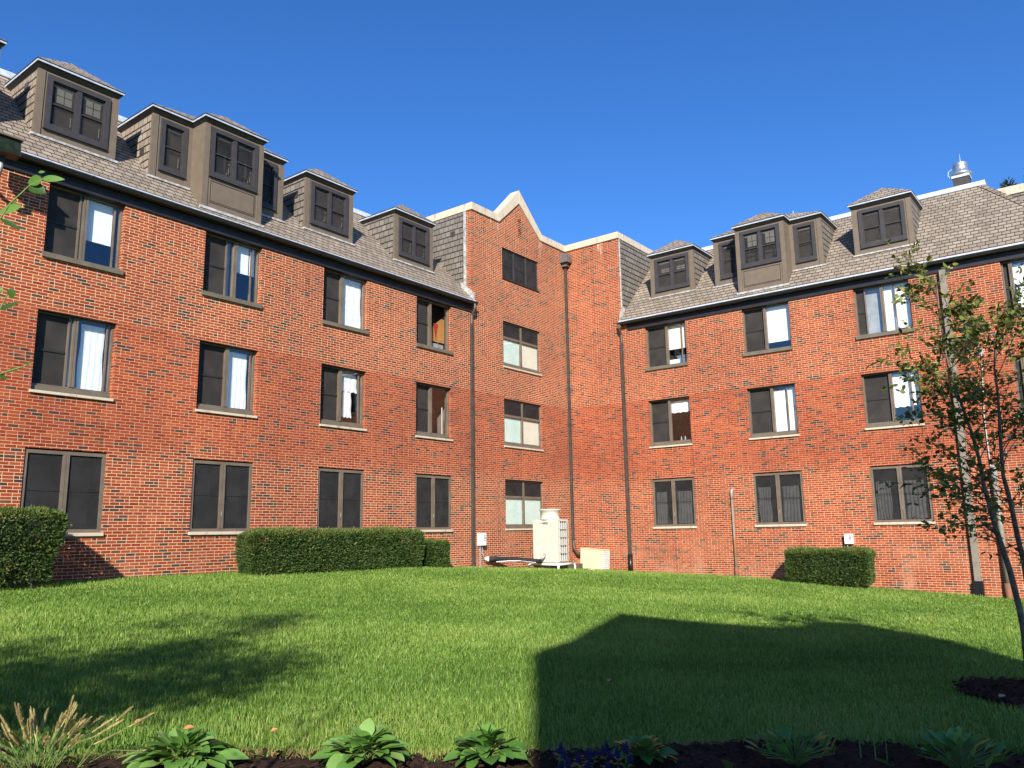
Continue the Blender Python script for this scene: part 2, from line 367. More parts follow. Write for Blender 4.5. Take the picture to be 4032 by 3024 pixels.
xs = np.unique(np.concatenate([[-900, -500, -250, -120, -80], np.linspace(-60, 40, 101), [80, 120, 250, 500, 900]]))
ys = np.unique(np.concatenate([[-900, -500, -250, -120, -80], np.linspace(-60, 30, 91), [80, 120, 250, 500, 900]]))
tag(grid_sheet('lawn', xs, ys, 0, M['lawn']), kind='structure')
CX, CY = CAM[0], CAM[1]
# flower bed border (lawn is on the far side of this line)
BED = [(-28.5, -9.6), (-25.6, -11.35), (-24.15, -12.05), (-23.3, -12.42), (-22.72, -13.05), (-22.05, -13.85), (-21.2, -14.45), (-19.9, -15.25), (-18.9, -16.6), (-18.4, -18.5)]
bed_poly = BED + [(-20, -22), (-27, -24), (-31, -19), (-30.5, -12)]
def inpoly(x, y, poly):
    c = np.zeros(np.shape(x), bool); n = len(poly)
    for i in range(n):
        x0, y0 = poly[i]; x1, y1 = poly[(i + 1) % n]
        k = ((y0 > y) != (y1 > y)) & (x < (x1 - x0) * (y - y0) / (y1 - y0 + 1e-12) + x0); c ^= k
    return c
def bed_sheet(name, poly, lift):
    px = [p[0] for p in poly]; py = [p[1] for p in poly]; st = .12
    X, Y = np.meshgrid(np.arange(min(px), max(px), st), np.arange(min(py), max(py), st), indexing='ij')
    ok = inpoly(X + st / 2, Y + st / 2, poly); Z = gz(X, Y) + lift + npr.normal(0, .012, X.shape)
    n, m = X.shape; V = np.stack([X, Y, Z], -1).reshape(-1, 3)
    i, j = np.where(ok[:-1, :-1]); a = i * m + j
    F = np.stack([a, a + m, a + m + 1, a + 1], 1); used = np.unique(F); mp = np.zeros(len(V), int); mp[used] = np.arange(len(used))
    return npmesh(name, V[used], [mp[F]], M['mulch'])
tag(bed_sheet('mulch_bed', bed_poly, .02), kind='structure')
RING = (-16.15, -16.62, 1.0)
ring_poly = [(RING[0] + RING[2] * math.cos(a) * (1 + .06 * math.sin(3 * a)), RING[1] + RING[2] * math.sin(a)) for a in np.linspace(0, 2 * math.pi, 24, endpoint=False)]
tag(bed_sheet('mulch_ring', ring_poly, .03), kind='structure')
def bark_chips():
    n = 9000; x = npr.uniform(-27, -18.5, n); y = npr.uniform(-17, -11, n); k = inpoly(x, y, bed_poly)
    x2 = npr.uniform(-17.6, -15, 2500); y2 = npr.uniform(-17.6, -15.2, 2500); k2 = inpoly(x2, y2, ring_poly)
    x = np.concatenate([x[k], x2[k2]]); y = np.concatenate([y[k], y2[k2]]); n = len(x)
    a = npr.uniform(0, 6.28, n); L = npr.uniform(.012, .04, n); W = npr.uniform(.006, .014, n); t = npr.normal(0, .35, n)
    c = np.stack([x, y, gz(x, y) + .04], 1); du = np.stack([np.cos(a), np.sin(a), t], 1) * L[:, None]; dv = np.stack([-np.sin(a), np.cos(a), npr.normal(0, .3, n)], 1) * W[:, None]
    V = np.stack([c - du - dv, c + du - dv, c + du + dv, c - du + dv], 1).reshape(-1, 3)
    tag(npmesh('bark_chips', V, [np.arange(n * 4).reshape(-1, 4)], M['mulch']), kind='stuff')
bark_chips()

def lawn_blades():
    def sample(n, rmin, rmax, spread):
        R0 = npr.uniform(0, 1, n); p = 2 - 1.6
        r = (rmin ** p + R0 * (rmax ** p - rmin ** p)) ** (1 / p)
        th = math.atan2(.6015, .778) + npr.uniform(-spread, spread, n)
        return CX + r * np.cos(th), CY + r * np.sin(th), r
    x, y, r = sample(680000, 4.6, 33, .72)
    jx = x + npr.normal(0, .05, len(x)); jy = y + npr.normal(0, .05, len(x))
    ok = (x < -.03) & (y < -.03) & ~inpoly(jx, jy, bed_poly) & ~inpoly(jx, jy, ring_poly)
    x, y, r = x[ok], y[ok], r[ok]; n = len(x)
    pa = np.sin(x * 1.3 + 2 * np.sin(y * .9)) * np.sin(y * 1.7 + np.sin(x * 1.1)) * .5 + .5
    pb = np.sin(x * 4.1 + 1.3 * np.sin(y * 3.3)) * np.sin(y * 5.2 + x) * .5 + .5
    h = npr.uniform(.030, .068, n) * (.8 + .35 * pa); w = .0024 * np.clip(r / 6, 1, 4) ** .7 * npr.uniform(.7, 1.4, n)
    az = npr.uniform(0, 6.283, n); lean = npr.uniform(.1, .9, n) * h
    fa = az + npr.normal(math.pi / 2, .5, n)
    ax, ay = np.cos(az), np.sin(az); wx, wy = np.cos(fa) * w, np.sin(fa) * w; z = gz(x, y) - .004
    P = np.empty((n, 5, 3))
    P[:, 0] = np.stack([x - wx, y - wy, z], 1); P[:, 1] = np.stack([x + wx, y + wy, z], 1)
    mx, my, mz = x + ax * lean * .35, y + ay * lean * .35, z + h * .6
    P[:, 2] = np.stack([mx + wx * .8, my + wy * .8, mz], 1); P[:, 3] = np.stack([mx - wx * .8, my - wy * .8, mz], 1)
    P[:, 4] = np.stack([x + ax * lean, y + ay * lean, z + h], 1)
    tone = np.clip(npr.normal(.42, .17, n) + .24 * (pa - .5) + .16 * (pb - .5) + .12 * np.sin(x * .55 + y * .8 + np.sin(y * .5)), 0, .84); dry = npr.random(n) < .03 + .05 * (pa > .8)
    tone[dry] = npr.uniform(.85, 1, dry.sum())
    b = np.arange(n)[:, None] * 5
    o = npmesh('lawn_grass', P.reshape(-1, 3), [b + np.array([[0, 1, 2, 3]]), b + np.array([[3, 2, 4]])], M['grass'], tone=np.repeat(tone, 5))
    tag(o, kind='stuff')
lawn_blades()
def straw_edge():
    t = npr.uniform(0, 1, 2600); seg = [(np.array(BED[i]), np.array(BED[i + 1])) for i in range(1, 7)]
    k = npr.integers(0, len(seg), 2600); a = np.array([s[0] for s in seg])[k]; b = np.array([s[1] for s in seg])[k]
    p = a + (b - a) * t[:, None] + npr.normal(0, .045, (2600, 2)); n = 2600
    az = npr.uniform(0, 6.28, n); L = npr.uniform(.03, .09, n); z = gz(p[:, 0], p[:, 1]) + .02
    d = np.stack([np.cos(az) * L, np.sin(az) * L, npr.uniform(0, .05, n)], 1); w = np.stack([-np.sin(az), np.cos(az), 0 * az], 1) * .002
    c = np.stack([p[:, 0], p[:, 1], z], 1)
    V = np.stack([c - w, c + w, c + d], 1).reshape(-1, 3)
    tag(npmesh('dry_grass', V, [np.arange(n * 3).reshape(-1, 3)], M['soil']), kind='stuff')
straw_edge()

# ------------------------------------------------------------------ the brick building
BLD = thing('brick_building', 'red brick residence of two wings meeting at a gabled corner, with tiled mansard roofs', 'building', (0, 0, 0))
UT, VT = -5.82, 2.49                      # where the tall corner block begins on each wall
S1, T1, S2, T2, S3, T3 = 1.25, 2.943, 4.109, 5.799, 7.027, 8.575
EAVE, DE, TOPZ, RD = 8.96, -.14, 12.08, 2.89   # roof edge height, overhang, ridge height and depth
ZB = -2.0
def wall_cells(mb, u0, u1, z0, z1, ops, rev, d=0):
    us = sorted({u0, u1, *[a for o in ops for a in o[:2]]}); zs = sorted({z0, z1, *[a for o in ops for a in o[2:4]]})
    for i in range(len(us) - 1):
        for j in range(len(zs) - 1):
            a, b, c, e = us[i], us[i + 1], zs[j], zs[j + 1]; uc, zc = (a + b) / 2, (c + e) / 2
            if any(o[0] < uc < o[1] and o[2] < zc < o[3] for o in ops): continue
            mb.poly((a, d, c), (b, d, c), (b, d, e), (a, d, e))
    for o in ops:
        a, b, c, e = o[:4]
        mb.poly((a, d, c), (a, d + rev, c), (a, d + rev, e), (a, d, e)).poly((b, d, c), (b, d, e), (b, d + rev, e), (b, d + rev, c))
        mb.poly((a, d, c), (b, d, c), (b, d + rev, c), (a, d + rev, c)).poly((a, d, e), (a, d + rev, e), (b, d + rev, e), (b, d, e))
W = 1.63
LC = [-22.36, -18.71, -15.07, -11.40, -7.70]; RC = [4.312, 8.060, 11.755, 15.82]
def opens(cs):
    o = []
    for c in cs:
        for a, b in ((S1, T1), (S2, T2), (S3, T3)): o.append((c - W / 2, c + W / 2, a, b))
    return o
GW = [(-4.114, -1.865, 1.261, 2.963), (-4.114, -1.865, 4.130, 5.813), (-4.114, -1.865, 6.976, 8.655), (-4.114, -1.865, 10.256, 11.424)]
REV = .16
mb = MB(FL); wall_cells(mb, -27, UT, ZB, 8.90, opens(LC), REV)
mb.poly((-27, 0, ZB), (-27, 0, 8.90), (-27, 10.5, 8.90), (-27, 10.5, ZB)).poly((-27, 10.5, ZB), (UT, 10.5, ZB), (UT, 10.5, 8.90), (-27, 10.5, 8.90))
mb.build('wall', M['brick'], BLD)
mb = MB(FR); wall_cells(mb, VT, 16.8, ZB, 8.90, opens(RC), REV)
mb.poly((16.8, 0, ZB), (16.8, 0, 8.90), (16.8, 10.5, 8.90), (16.8, 10.5, ZB)).poly((16.8, 10.5, ZB), (VT, 10.5, ZB), (VT, 10.5, 8.90), (16.8, 10.5, 8.90))
mb.build('wall', M['brick'], BLD)
TZ = 12.33
mb = MB(FL); wall_cells(mb, UT, 0, ZB, TZ, GW, .14)
mb.prism([(-4.30, 0, TZ), (-1.75, 0, TZ), (-3.08, 0, 13.43)], (0, .3, 0))
mb.F = FR; wall_cells(mb, 0, VT, ZB, TZ, [], .1)
mb.F = FL                                   # brick returns beside the tile cladding, and the back
mb.poly((UT, 0, 8.2), (UT, 0, TZ), (UT, .3, TZ), (UT, .3, 8.2))
mb.F = FR; mb.poly((VT, 0, 8.2), (VT, .08, 8.2), (VT, .08, TZ), (VT, 0, TZ))
mb.build('wall', M['brick'], BLD)
mb = MB(FL); mb.poly((UT, 10.5, ZB), (10.5, 10.5, ZB), (10.5, 10.5, TZ), (UT, 10.5, TZ)).poly((10.5, 10.5, ZB), (10.5, -VT, ZB), (10.5, -VT, TZ), (10.5, 10.5, TZ))
mb.build('wall', M['brick'], BLD)
# tile-hung sides of the corner block, with flashing
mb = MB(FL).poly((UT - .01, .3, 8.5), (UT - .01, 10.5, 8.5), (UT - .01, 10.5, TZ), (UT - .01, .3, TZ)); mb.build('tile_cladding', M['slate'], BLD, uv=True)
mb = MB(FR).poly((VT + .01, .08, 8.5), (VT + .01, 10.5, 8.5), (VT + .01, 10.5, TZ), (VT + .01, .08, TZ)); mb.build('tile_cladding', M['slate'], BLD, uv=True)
mb = MB(FL).box(UT - .035, UT + .002, .24, .345, 9.4, TZ - .003)
for k in range(6): d = -.12 + k * .1; mb.box(UT - .02 - .004 * k, UT + .002 + .01 * k * 0, d, d + .11, 9.10 + d, 9.10 + d + .30 - .012 * k)
mb.build('flashing', M['flash'], BLD)
mb = MB(FR).box(VT - .002, VT + .035, .06, .12, 9.3, TZ - .003)
for k in range(4): d = -.12 + k * .1; mb.box(VT - .002, VT + .02 + .004 * k, d, d + .11, 9.10 + d, 9.10 + d + .30)
mb.build('flashing', M['flash'], BLD)
# coping: straight pieces, the little gable, and the returns along both sides
CZ = 12.60
mb = MB(FL)
mb.prism([(UT - .04, -.05, TZ), (-4.30, -.05, TZ), (-4.42, -.05, CZ), (UT - .04, -.05, CZ)], (0, .40, 0))
mb.prism([(-4.297, -.052, TZ), (-3.08, -.052, 13.43), (-3.08, -.052, 13.97), (-4.417, -.052, CZ)], (0, .404, 0))
mb.prism([(-3.077, -.052, 13.43), (-1.753, -.052, TZ), (-1.633, -.052, CZ), (-3.077, -.052, 13.97)], (0, .404, 0))
mb.prism([(-1.75, -.05, TZ), (-.053, -.05, TZ), (-.053, -.05, CZ), (-1.63, -.05, CZ)], (0, .40, 0))
mb.box(UT - .04, UT + .35, .353, 10.5, TZ, CZ - .002)
mb.build('coping', M['lime'], BLD, bevel=.012); mb = MB(FL).box(.353, 10.5, 10.1, 10.55, TZ, CZ - .004)
mb.build('coping', M['lime'], BLD, bevel=.012)
mb = MB(FR); mb.box(-.35, VT + .04, -.05, .35, TZ, CZ - .006); mb.box(VT - .35, VT + .04, .353, 10.5, TZ, CZ - .004)
mb.build('coping', M['lime'], BLD, bevel=.012)
mb = MB(FL).poly((UT, 0, 12.2), (0, 0, 12.2), (0, 10.5, 12.2), (UT, 10.5, 12.2)).poly((0, -VT, 12.2), (10.5, -VT, 12.2), (10.5, 10.5, 12.2), (0, 10.5, 12.2))
mb.build('flat_roof', M['flash'], BLD)
lv = MB(FL).box(-3.115, -2.92, -.004, .02, 12.08, 12.80).build('louver', M['dark'], BLD)
mb = MB(FL)
for k in range(9): mb.prism([(-3.11, -.006, 12.09 + k * .08), (-3.11, -.02, 12.092 + k * .08), (-3.11, -.006, 12.14 + k * .08)], (.185, 0, 0))
mb.build('louver_slat', M['brick'], lv)

# mansard roofs
def mansard(F, u0, u1, hip):
    mb = MB(F); e = DE
    if hip > 0: mb.poly((u0, e, EAVE), (u1, e, EAVE), (u1 - 2.6, RD, TOPZ), (u0, RD, TOPZ)).poly((u1, e, EAVE), (u1, 10.9, EAVE), (u1 - 2.6, 7.6, TOPZ), (u1 - 2.6, RD, TOPZ)); a, b = u0, u1 - 2.6
    else: mb.poly((u0, e, EAVE), (u1, e, EAVE), (u1, RD, TOPZ), (u0 + 2.6, RD, TOPZ)).poly((u0, e, EAVE), (u0 + 2.6, RD, TOPZ), (u0 + 2.6, 7.6, TOPZ), (u0, 10.9, EAVE)); a, b = u0 + 2.6, u1
    mb.poly((a, 7.6, TOPZ), (b, 7.6, TOPZ), (u1, 10.9, EAVE), (u0, 10.9, EAVE))
    mb.poly((a, RD, TOPZ), (b, RD, TOPZ), (b, 7.6, TOPZ), (a, 7.6, TOPZ))
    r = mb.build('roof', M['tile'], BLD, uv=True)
    MB(F).box(a + .02, b + .12, RD - .10, RD + .25, TOPZ - .05, TOPZ + .12).build('ridge_flashing', M['galv'], r, bevel=.02)
    m2 = MB(F)                               # overlapping hip tiles
    h0, h1 = ((u1, e, EAVE), (u1 - 2.6, RD, TOPZ)) if hip > 0 else ((u0, e, EAVE), (u0 + 2.6, RD, TOPZ))
    for k in range(22):
        p = [h0[i] + (h1[i] - h0[i]) * k / 22 for i in range(3)]; q = [h0[i] + (h1[i] - h0[i]) * (k + 1.15) / 22 for i in range(3)]
        w = .13
        m2.poly((p[0] - w, p[1] - .02, p[2] + .02 - w * .0), (p[0] + 0, p[1], p[2] + .07), (q[0], q[1], q[2] + .045), (q[0] - w, q[1] - .02, q[2] + .0))
        m2.poly((p[0], p[1], p[2] + .07), (p[0] + w * .3, p[1] + w, p[2] + .02), (q[0] + w * .3, q[1] + w, q[2]), (q[0], q[1], q[2] + .045))
        m2.poly((p[0] - w, p[1] - .02, p[2] - .02), (p[0] + w * .3, p[1] + w, p[2] - .02), (p[0] + w * .3, p[1] + w, p[2] + .02), (p[0], p[1], p[2] + .07), (p[0] - w, p[1] - .02, p[2] + .02))
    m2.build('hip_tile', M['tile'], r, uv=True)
    MB(F).box(u0, u1, e - .028, e - .004, EAVE - .045, EAVE + .012).build('drip_edge', M['galv'], r)
    MB(F).box(u0 + .05, u1 - .02, e - .02, .0, 8.81, 8.825).build('soffit', M['frieze'], r)
    g = MB(F)
    g.prism([(u0, e - .030, 8.795), (u0, e - .095, 8.81), (u0, e - .135, 8.875), (u0, e - .125, 8.90), (u0, e - .11, 8.90), (u0, e - .030, 8.885)], (u1 - u0, 0, 0))
    gt = g.build('gutter', M['dark'], BLD)
    b = MB(F); k = u0 + .5
    while k < u1: b.box(k, k + .02, e - .138, e - .03, 8.901, 8.908); k += .9
    b.build('gutter_hanger', M['grey'], gt)
    f = MB(F).box(u0 + .3, u1 - .03, -.035, -.002, 8.575, 8.808); f.box(u0 + .3, u1 - .03, -.055, -.036, 8.74, 8.806)
    f.build('frieze_board', M['frieze'], BLD)
mansard(FL, -27.36, UT + .02, -1)
mansard(FR, VT - .02, 17.1, 1)

# rooms behind the windows
def rooms(F, ops):
    for a, b, c, e in ops:
        mb = MB(F)
        a -= .35; b += .35; c -= .5; e += .25; d0, d1 = .30, 2.4
        mb.poly((a, d1, c), (b, d1, c), (b, d1, e), (a, d1, e)).poly((a, d0, c), (a, d1, c), (a, d1, e), (a, d0, e)).poly((b, d0, c), (b, d0, e), (b, d1, e), (b, d1, c))
        mb.poly((a, d0, c), (b, d0, c), (b, d1, c), (a, d1, c)).poly((a, d0, e), (a, d1, e), (b, d1, e), (b, d0, e))
        A, B, Cc, E_ = a + .35, b - .35, c + .5, e - .25   # inner face of the wall round the opening
        mb.poly((a, d0, c), (A, d0, c), (A, d0, e), (a, d0, e)).poly((B, d0, c), (b, d0, c), (b, d0, e), (B, d0, e))
        mb.poly((A, d0, c), (B, d0, c), (B, d0, Cc), (A, d0, Cc)).poly((A, d0, E_), (B, d0, E_), (B, d0, e), (A, d0, e))
        mb.build('room', M['room'], BLD)
rooms(FL, opens(LC)); rooms(FR, opens(RC)); rooms(FL, GW)

# windows
def fold_sheet(F, a, b, z0, z1, d, amp=.02, n=9, seed=0, flare=0):
    r = random.Random(seed); mb = MB(F); N = n * 6; K = 8; ph = r.uniform(0, 6)
    for j in range(K + 1):
        t = j / K
        for i in range(N + 1):
            s = i / N; u = a + (b - a) * s
            u += flare * (1 - t) * (s - .5) + .012 * math.sin(9 * t + 5 * s + ph)
            mb.v.append(F(u, d + amp * math.sin(s * n * 6.283 + ph + 1.2 * math.sin(2.5 * t + ph)) * (.6 + .4 * (1 - t)), z0 + (z1 - z0) * t + (.012 * math.sin(s * n * 6.28) if j == 0 else 0)))
    for j in range(K):
        for i in range(N): q = j * (N + 1) + i; mb.f.append((q, q + 1, q + N + 2, q + N + 1))
    return mb
def ring(mb, a, b, c, e, w, d0, d1):
    mb.box(a, a + w, d0, d1, c, e).box(b - w, b, d0, d1, c, e).box(a + w, b - w, d0, d1, c, c + w).box(a + w, b - w, d0, d1, e - w, e)
def upper_window(F, cu, z0, z1, row, items, left=.5, stile=None, seed=0, label=None, slot=0):
    a, b = cu - W / 2, cu + W / 2; zb = z0 + (.115 if row == 2 else .0)
    mb = MB(F); ring(mb, a + .002, b - .002, zb, z1 - .002, .045, .115, .20)
    m = a + W * left
    mb.box(m - .045, m - .005, .10, .20, zb + .045, z1 - .047).box(m + .005, m + .045, .09, .20, zb + .045, z1 - .047)
    if stile: u = a + W * stile; mb.box(u - .02, u + .02, .135, .155, zb + .045, z1 - .047)
    o = mb.build('window', M['bronze'], BLD)
    if label: o['label'] = label
    if row == 2:
        MB(F).box(a + .004, b - .004, .075, .19, z0 + .001, zb - .002).build('apron', M['olive'], o)
        MB(F).box(a - .03, b + .03, -.055, .09, z0 - .062, z0 - .003).build('sill', M['sill'], o, bevel=.008)
    else:
        MB(F).prism([(a - .03, -.06, z0 - .115), (a - .03, -.06, z0 - .008), (a - .03, .112, z0 + .03), (a - .03, .112, z0 - .115)], (W + .06, 0, 0)).build('sill', M['olive'], o)
    c, e = zb + .045, z1 - .047
    MB(F).box(a + .003, b - .003, .001, .113, z1 - .012, z1 - .003).build('lintel', M['dark'], o)  # lintel plate coloured dark for the shaded underside of the window head
    if slot:
        MB(F).box(m - .046 - slot, m - .013 - slot, .14, .19, c, e).build('stile', M['bronze'], o)
        MB(F).box(m - .012 - slot, m - .046, .155, .161, c, e).build('pane', M['glass'], o)
    sr = m - .046 - slot
    MB(F).box(a + .047, sr, .185, .190, c, e).build('insect_screen', M['screen'], o)
    h = c + (e - c) * .49
    MB(F).box(a + .047, sr, .165, .184, h - .022, h + .022).build('mid_rail', M['dark'], o)
    MB(F).box(m + .046, b - .047, .150, .156, c, e).build('pane', M['glass'], o)
    for i, it in enumerate(items):
        k, f0, f1, g0, g1 = it[:5]; ua = m + (b - m) * f0; ub = m + (b - m) * f1; za = c + (e - c) * g0; zt = c + (e - c) * g1
        if k == 'curtain_or_glint': fold_sheet(F, ua, ub, za - .02, zt, .245, .005, it[5] if len(it) > 5 else 4, seed + i, .05).build('curtain_or_glint', M['curtain_or_glint'], o, smooth=True)
        elif k == 'blind_or_light': MB(F).box(ua, ub, .235, .24, za, zt).build('blind_or_light', M['curtain_or_glint'], o)
        elif k == 'cream': MB(F).box(ua, ub, .235, .24, za, zt).build('blind_or_light', M['blind_or_light'], o)
        elif k == 'orange': MB(F).prism([(ua, .40, za), (ub, .40, za), (ub, .40, zt), (ua, .40, za + (zt - za) * .35)], (0, .01, 0)).build('poster_board', M['orange'], o)
        elif k == 'pennant': MB(F).prism([(ua, .388, zt), (ub, .388, zt), ((ua + ub) / 2, .388, za)], (0, .005, 0)).build('pennant', M['red'], o)
        elif k == 'cloth': fold_sheet(F, ua, ub, za, zt, .33, .03, 2, seed).build('pillow', M['blue'] if len(it) > 5 else M['drape'], o, smooth=True)
        elif k == 'bottle': MB(F).lathe([(.025, 0), (.03, .02), (.03, .10), (.012, .13), (.012, .16)], F((ua + ub) / 2, .26, za), 10).build('bottle', M['drape'], o, smooth=True)
        elif k == 'stick': MB(F).box(ua, ub, .22, .235, za, zt).build('window_rod', M['white'], o)
    # blind behind the screened sash
    MB(F).box(a + .06, m - .05, .27, .275, c + (e - c) * rnd.choice([0, .0, .5]), e).build('blind_or_light', M['drape'], o)
    return o
def ground_window(F, cu, drapes, label=None):
    a, b = cu - W / 2, cu + W / 2; mb = MB(F); ring(mb, a + .002, b - .002, S1, T1 - .035, .07, .025, .12)
    mb.box(cu - .065, cu - .004, .018, .12, S1 + .07, T1 - .105).box(cu + .004, cu + .065, .018, .12, S1 + .07, T1 - .105)
    o = mb.build('window', M['bronze'], BLD)
    if label: o['label'] = label
    MB(F).box(a - .03, b + .03, -.055, .03, S1 - .075, S1 - .003).build('sill', M['sill'], o, bevel=.008)
    for s0, s1 in ((a + .072, cu - .067), (cu + .067, b - .072)):
        MB(F).box(s0, s1, .06, .065, S1 + .072, T1 - .107).build('insect_screen', M['screenf' if drapes else 'screend'], o)
        MB(F).box(s0, s1, .048, .058, 2.09, 2.105).build('mid_rail', M['dark'], o)
        if drapes: 
            k = s1 - s0; fold_sheet(F, s0 + .04 * k, s0 + (.66 if s0 < cu else .84) * k, S1 + .09, S1 + 1.22, .12, .025, 5, int(cu * 10 + s0)).build('curtain_or_glint', M['drape'], o, smooth=True)
        else: MB(F).box(s0 + .2 * (s1 - s0), s0 + .72 * (s1 - s0), .15, .155, S1 + .2, T1 - .35).build('blind_or_light', M['drape'], o)
    MB(F).box(cu - .006, cu + .006, .004, .02, 1.62, 1.72).build('latch', M['grey'], o)
    return o
c_ = 'curtain_or_glint'; b_ = 'blind_or_light'
# top storey, left wall
upper_window(FL, LC[0], S3, T3, 3, [(c_, .05, .95, 0, .98)], seed=1)
upper_window(FL, LC[1], S3, T3, 3, [(b_, .04, .80, .36, 1)], .50, .90, 2, slot=.07)
upper_window(FL, LC[2], S3, T3, 3, [(b_, .0, .66, .50, 1), (b_, .70, .9, .50, 1)], .56, .86, 3, slot=.20)
upper_window(FL, LC[3], S3, T3, 3, [(c_, .03, .93, 0, .99)], .46, None, 4)
upper_window(FL, LC[4], S3, T3, 3, [('orange', .25, 1.1, .20, .85), ('pennant', .5, .75, .22, .62), ('cloth', .0, .95, -.02, .14)], .45, None, 5, 'window with an orange board and red pennant inside')
# middle storey, left wall
upper_window(FL, LC[0], S2, T2, 2, [(c_, .05, .95, 0, .98)], seed=6)
upper_window(FL, LC[1], S2, T2, 2, [(c_, -.05, .12, 0, .98, 2), (c_, .22, .82, 0, .97)], .50, .92, 7, slot=.09)
upper_window(FL, LC[2], S2, T2, 2, [(c_, -.05, .80, 0, .97, 6)], .50, .92, 8)
upper_window(FL, LC[3], S2, T2, 2, [(c_, .05, .82, .62, .95), (c_, .25, .6, .12, .6, 3)], .47, .90, 9)
upper_window(FL, LC[4], S2, T2, 2, [('stick', .74, .77, 0, .6)], .47, None, 10)
for c in LC: ground_window(FL, c, False)
# right wall
upper_window(FR, RC[0], S3, T3, 3, [('cream', .0, .97, .38, 1), ('cloth', .35, .97, 0, .22, 1), (b_, .0, .5, 0, .12)], .50, .86, 11)
upper_window(FR, RC[1], S3, T3, 3, [(b_, .02, .97, .16, 1)], .47, None, 12)
upper_window(FR, RC[2], S3, T3, 3, [(c_, .0, .36, 0, 1, 2), (b_, .40, .98, .04, 1)], .50, .72, 13, slot=.48)
upper_window(FR, RC[3], S3, T3, 3, [(b_, .0, .97, .55, .97), (c_, .05, .9, 0, .5)], .14, None, 14)
upper_window(FR, RC[0], S2, T2, 2, [(c_, .0, .98, .70, .97), ('bottle', .35, .45, .0, 1), ('bottle', .55, .6, .0, 1)], .48, None, 15)
upper_window(FR, RC[1], S2, T2, 2, [(c_, .0, .50, 0, .94, 3), (c_, .56, .97, 0, .97, 3)], .50, .80, 16)
upper_window(FR, RC[2], S2, T2, 2, [(c_, .0, .60, .30, .98, 3), (b_, .62, .95, .30, .98)], .50, .84, 17)
upper_window(FR, RC[3], S2, T2, 2, [(c_, .0, .97, 0, .97)], .14, None, 18)
for c in RC: ground_window(FR, c, True)
# corner block windows
for k, (a, b, c, e) in enumerate(GW):
    mb = MB(FL)
    if k < 3:
        ring(mb, a + .002, b - .002, c + .10, e - .03, .05, .06, .14); mid = (a + b) / 2; t = c + (e - c) * .64
        mb.box(mid - .045, mid + .045, .05, .14, c + .15, e - .08).box(a + .052, mid - .045, .05, .14, t - .04, t + .04).box(mid + .045, b - .052, .05, .14, t - .04, t + .04)
        o = mb.build('window', M['bronze'], BLD)
        MB(FL).box(a + .003, b - .003, .03, .14, c + .001, c + .098).build('apron', M['olive'], o)
        MB(FL).box(a - .03, b + .03, -.05, .028, c - .06, c - .003).build('sill', M['sill'], o, bevel=.006)
        for s0, s1, mt in ((a + .052, mid - .046, 'mint'), (mid + .046, b - .052, 'cream')):
            MB(FL).box(s0, s1, .10, .106, c + .15, t - .04).build('pane', M['glass'], o)
            MB(FL).box(s0, s1, .118, .122, c + .15, t - .04).build('blind_or_light', M[mt if k else 'mint'], o)
            MB(FL).box(s0, s1, .075, .08, t + .04, e - .08).build('insect_screen', M['screend'], o)
        MB(FL).box(a, b, .0, .14, e - .028, e - .002).build('lintel', M['dark'], o)
    else:
        w = (b - a) / 3; ring(mb, a + .002, b - .002, c, e - .002, .05, .05, .13)
        for j in (1, 2): mb.box(a + w * j - .035, a + w * j + .035, .04, .13, c + .05, e - .052)
        o = mb.build('window', M['soot'], BLD)
        MB(FL).box(a - .02, b + .02, -.03, .06, c - .05, c - .002).build('sill', M['dark'], o)
        for j in range(3):
            s0, s1 = a + w * j + (.052 if j == 0 else .036), a + w * (j + 1) - (.052 if j == 2 else .036)
            MB(FL).box(s0, s1, .07, .075, c + .05, e - .052).build('insect_screen', M['screend'], o)
            if j < 2: MB(FL).box(s0, s1, .058, .068, c + .52, c + .56).build('meeting_rail', M['dark'], o)
            MB(FL).box(s0 + .08, s1 - .06, .13, .135, c + .12, e - .2).build('blind_or_light', M['drape'], o)

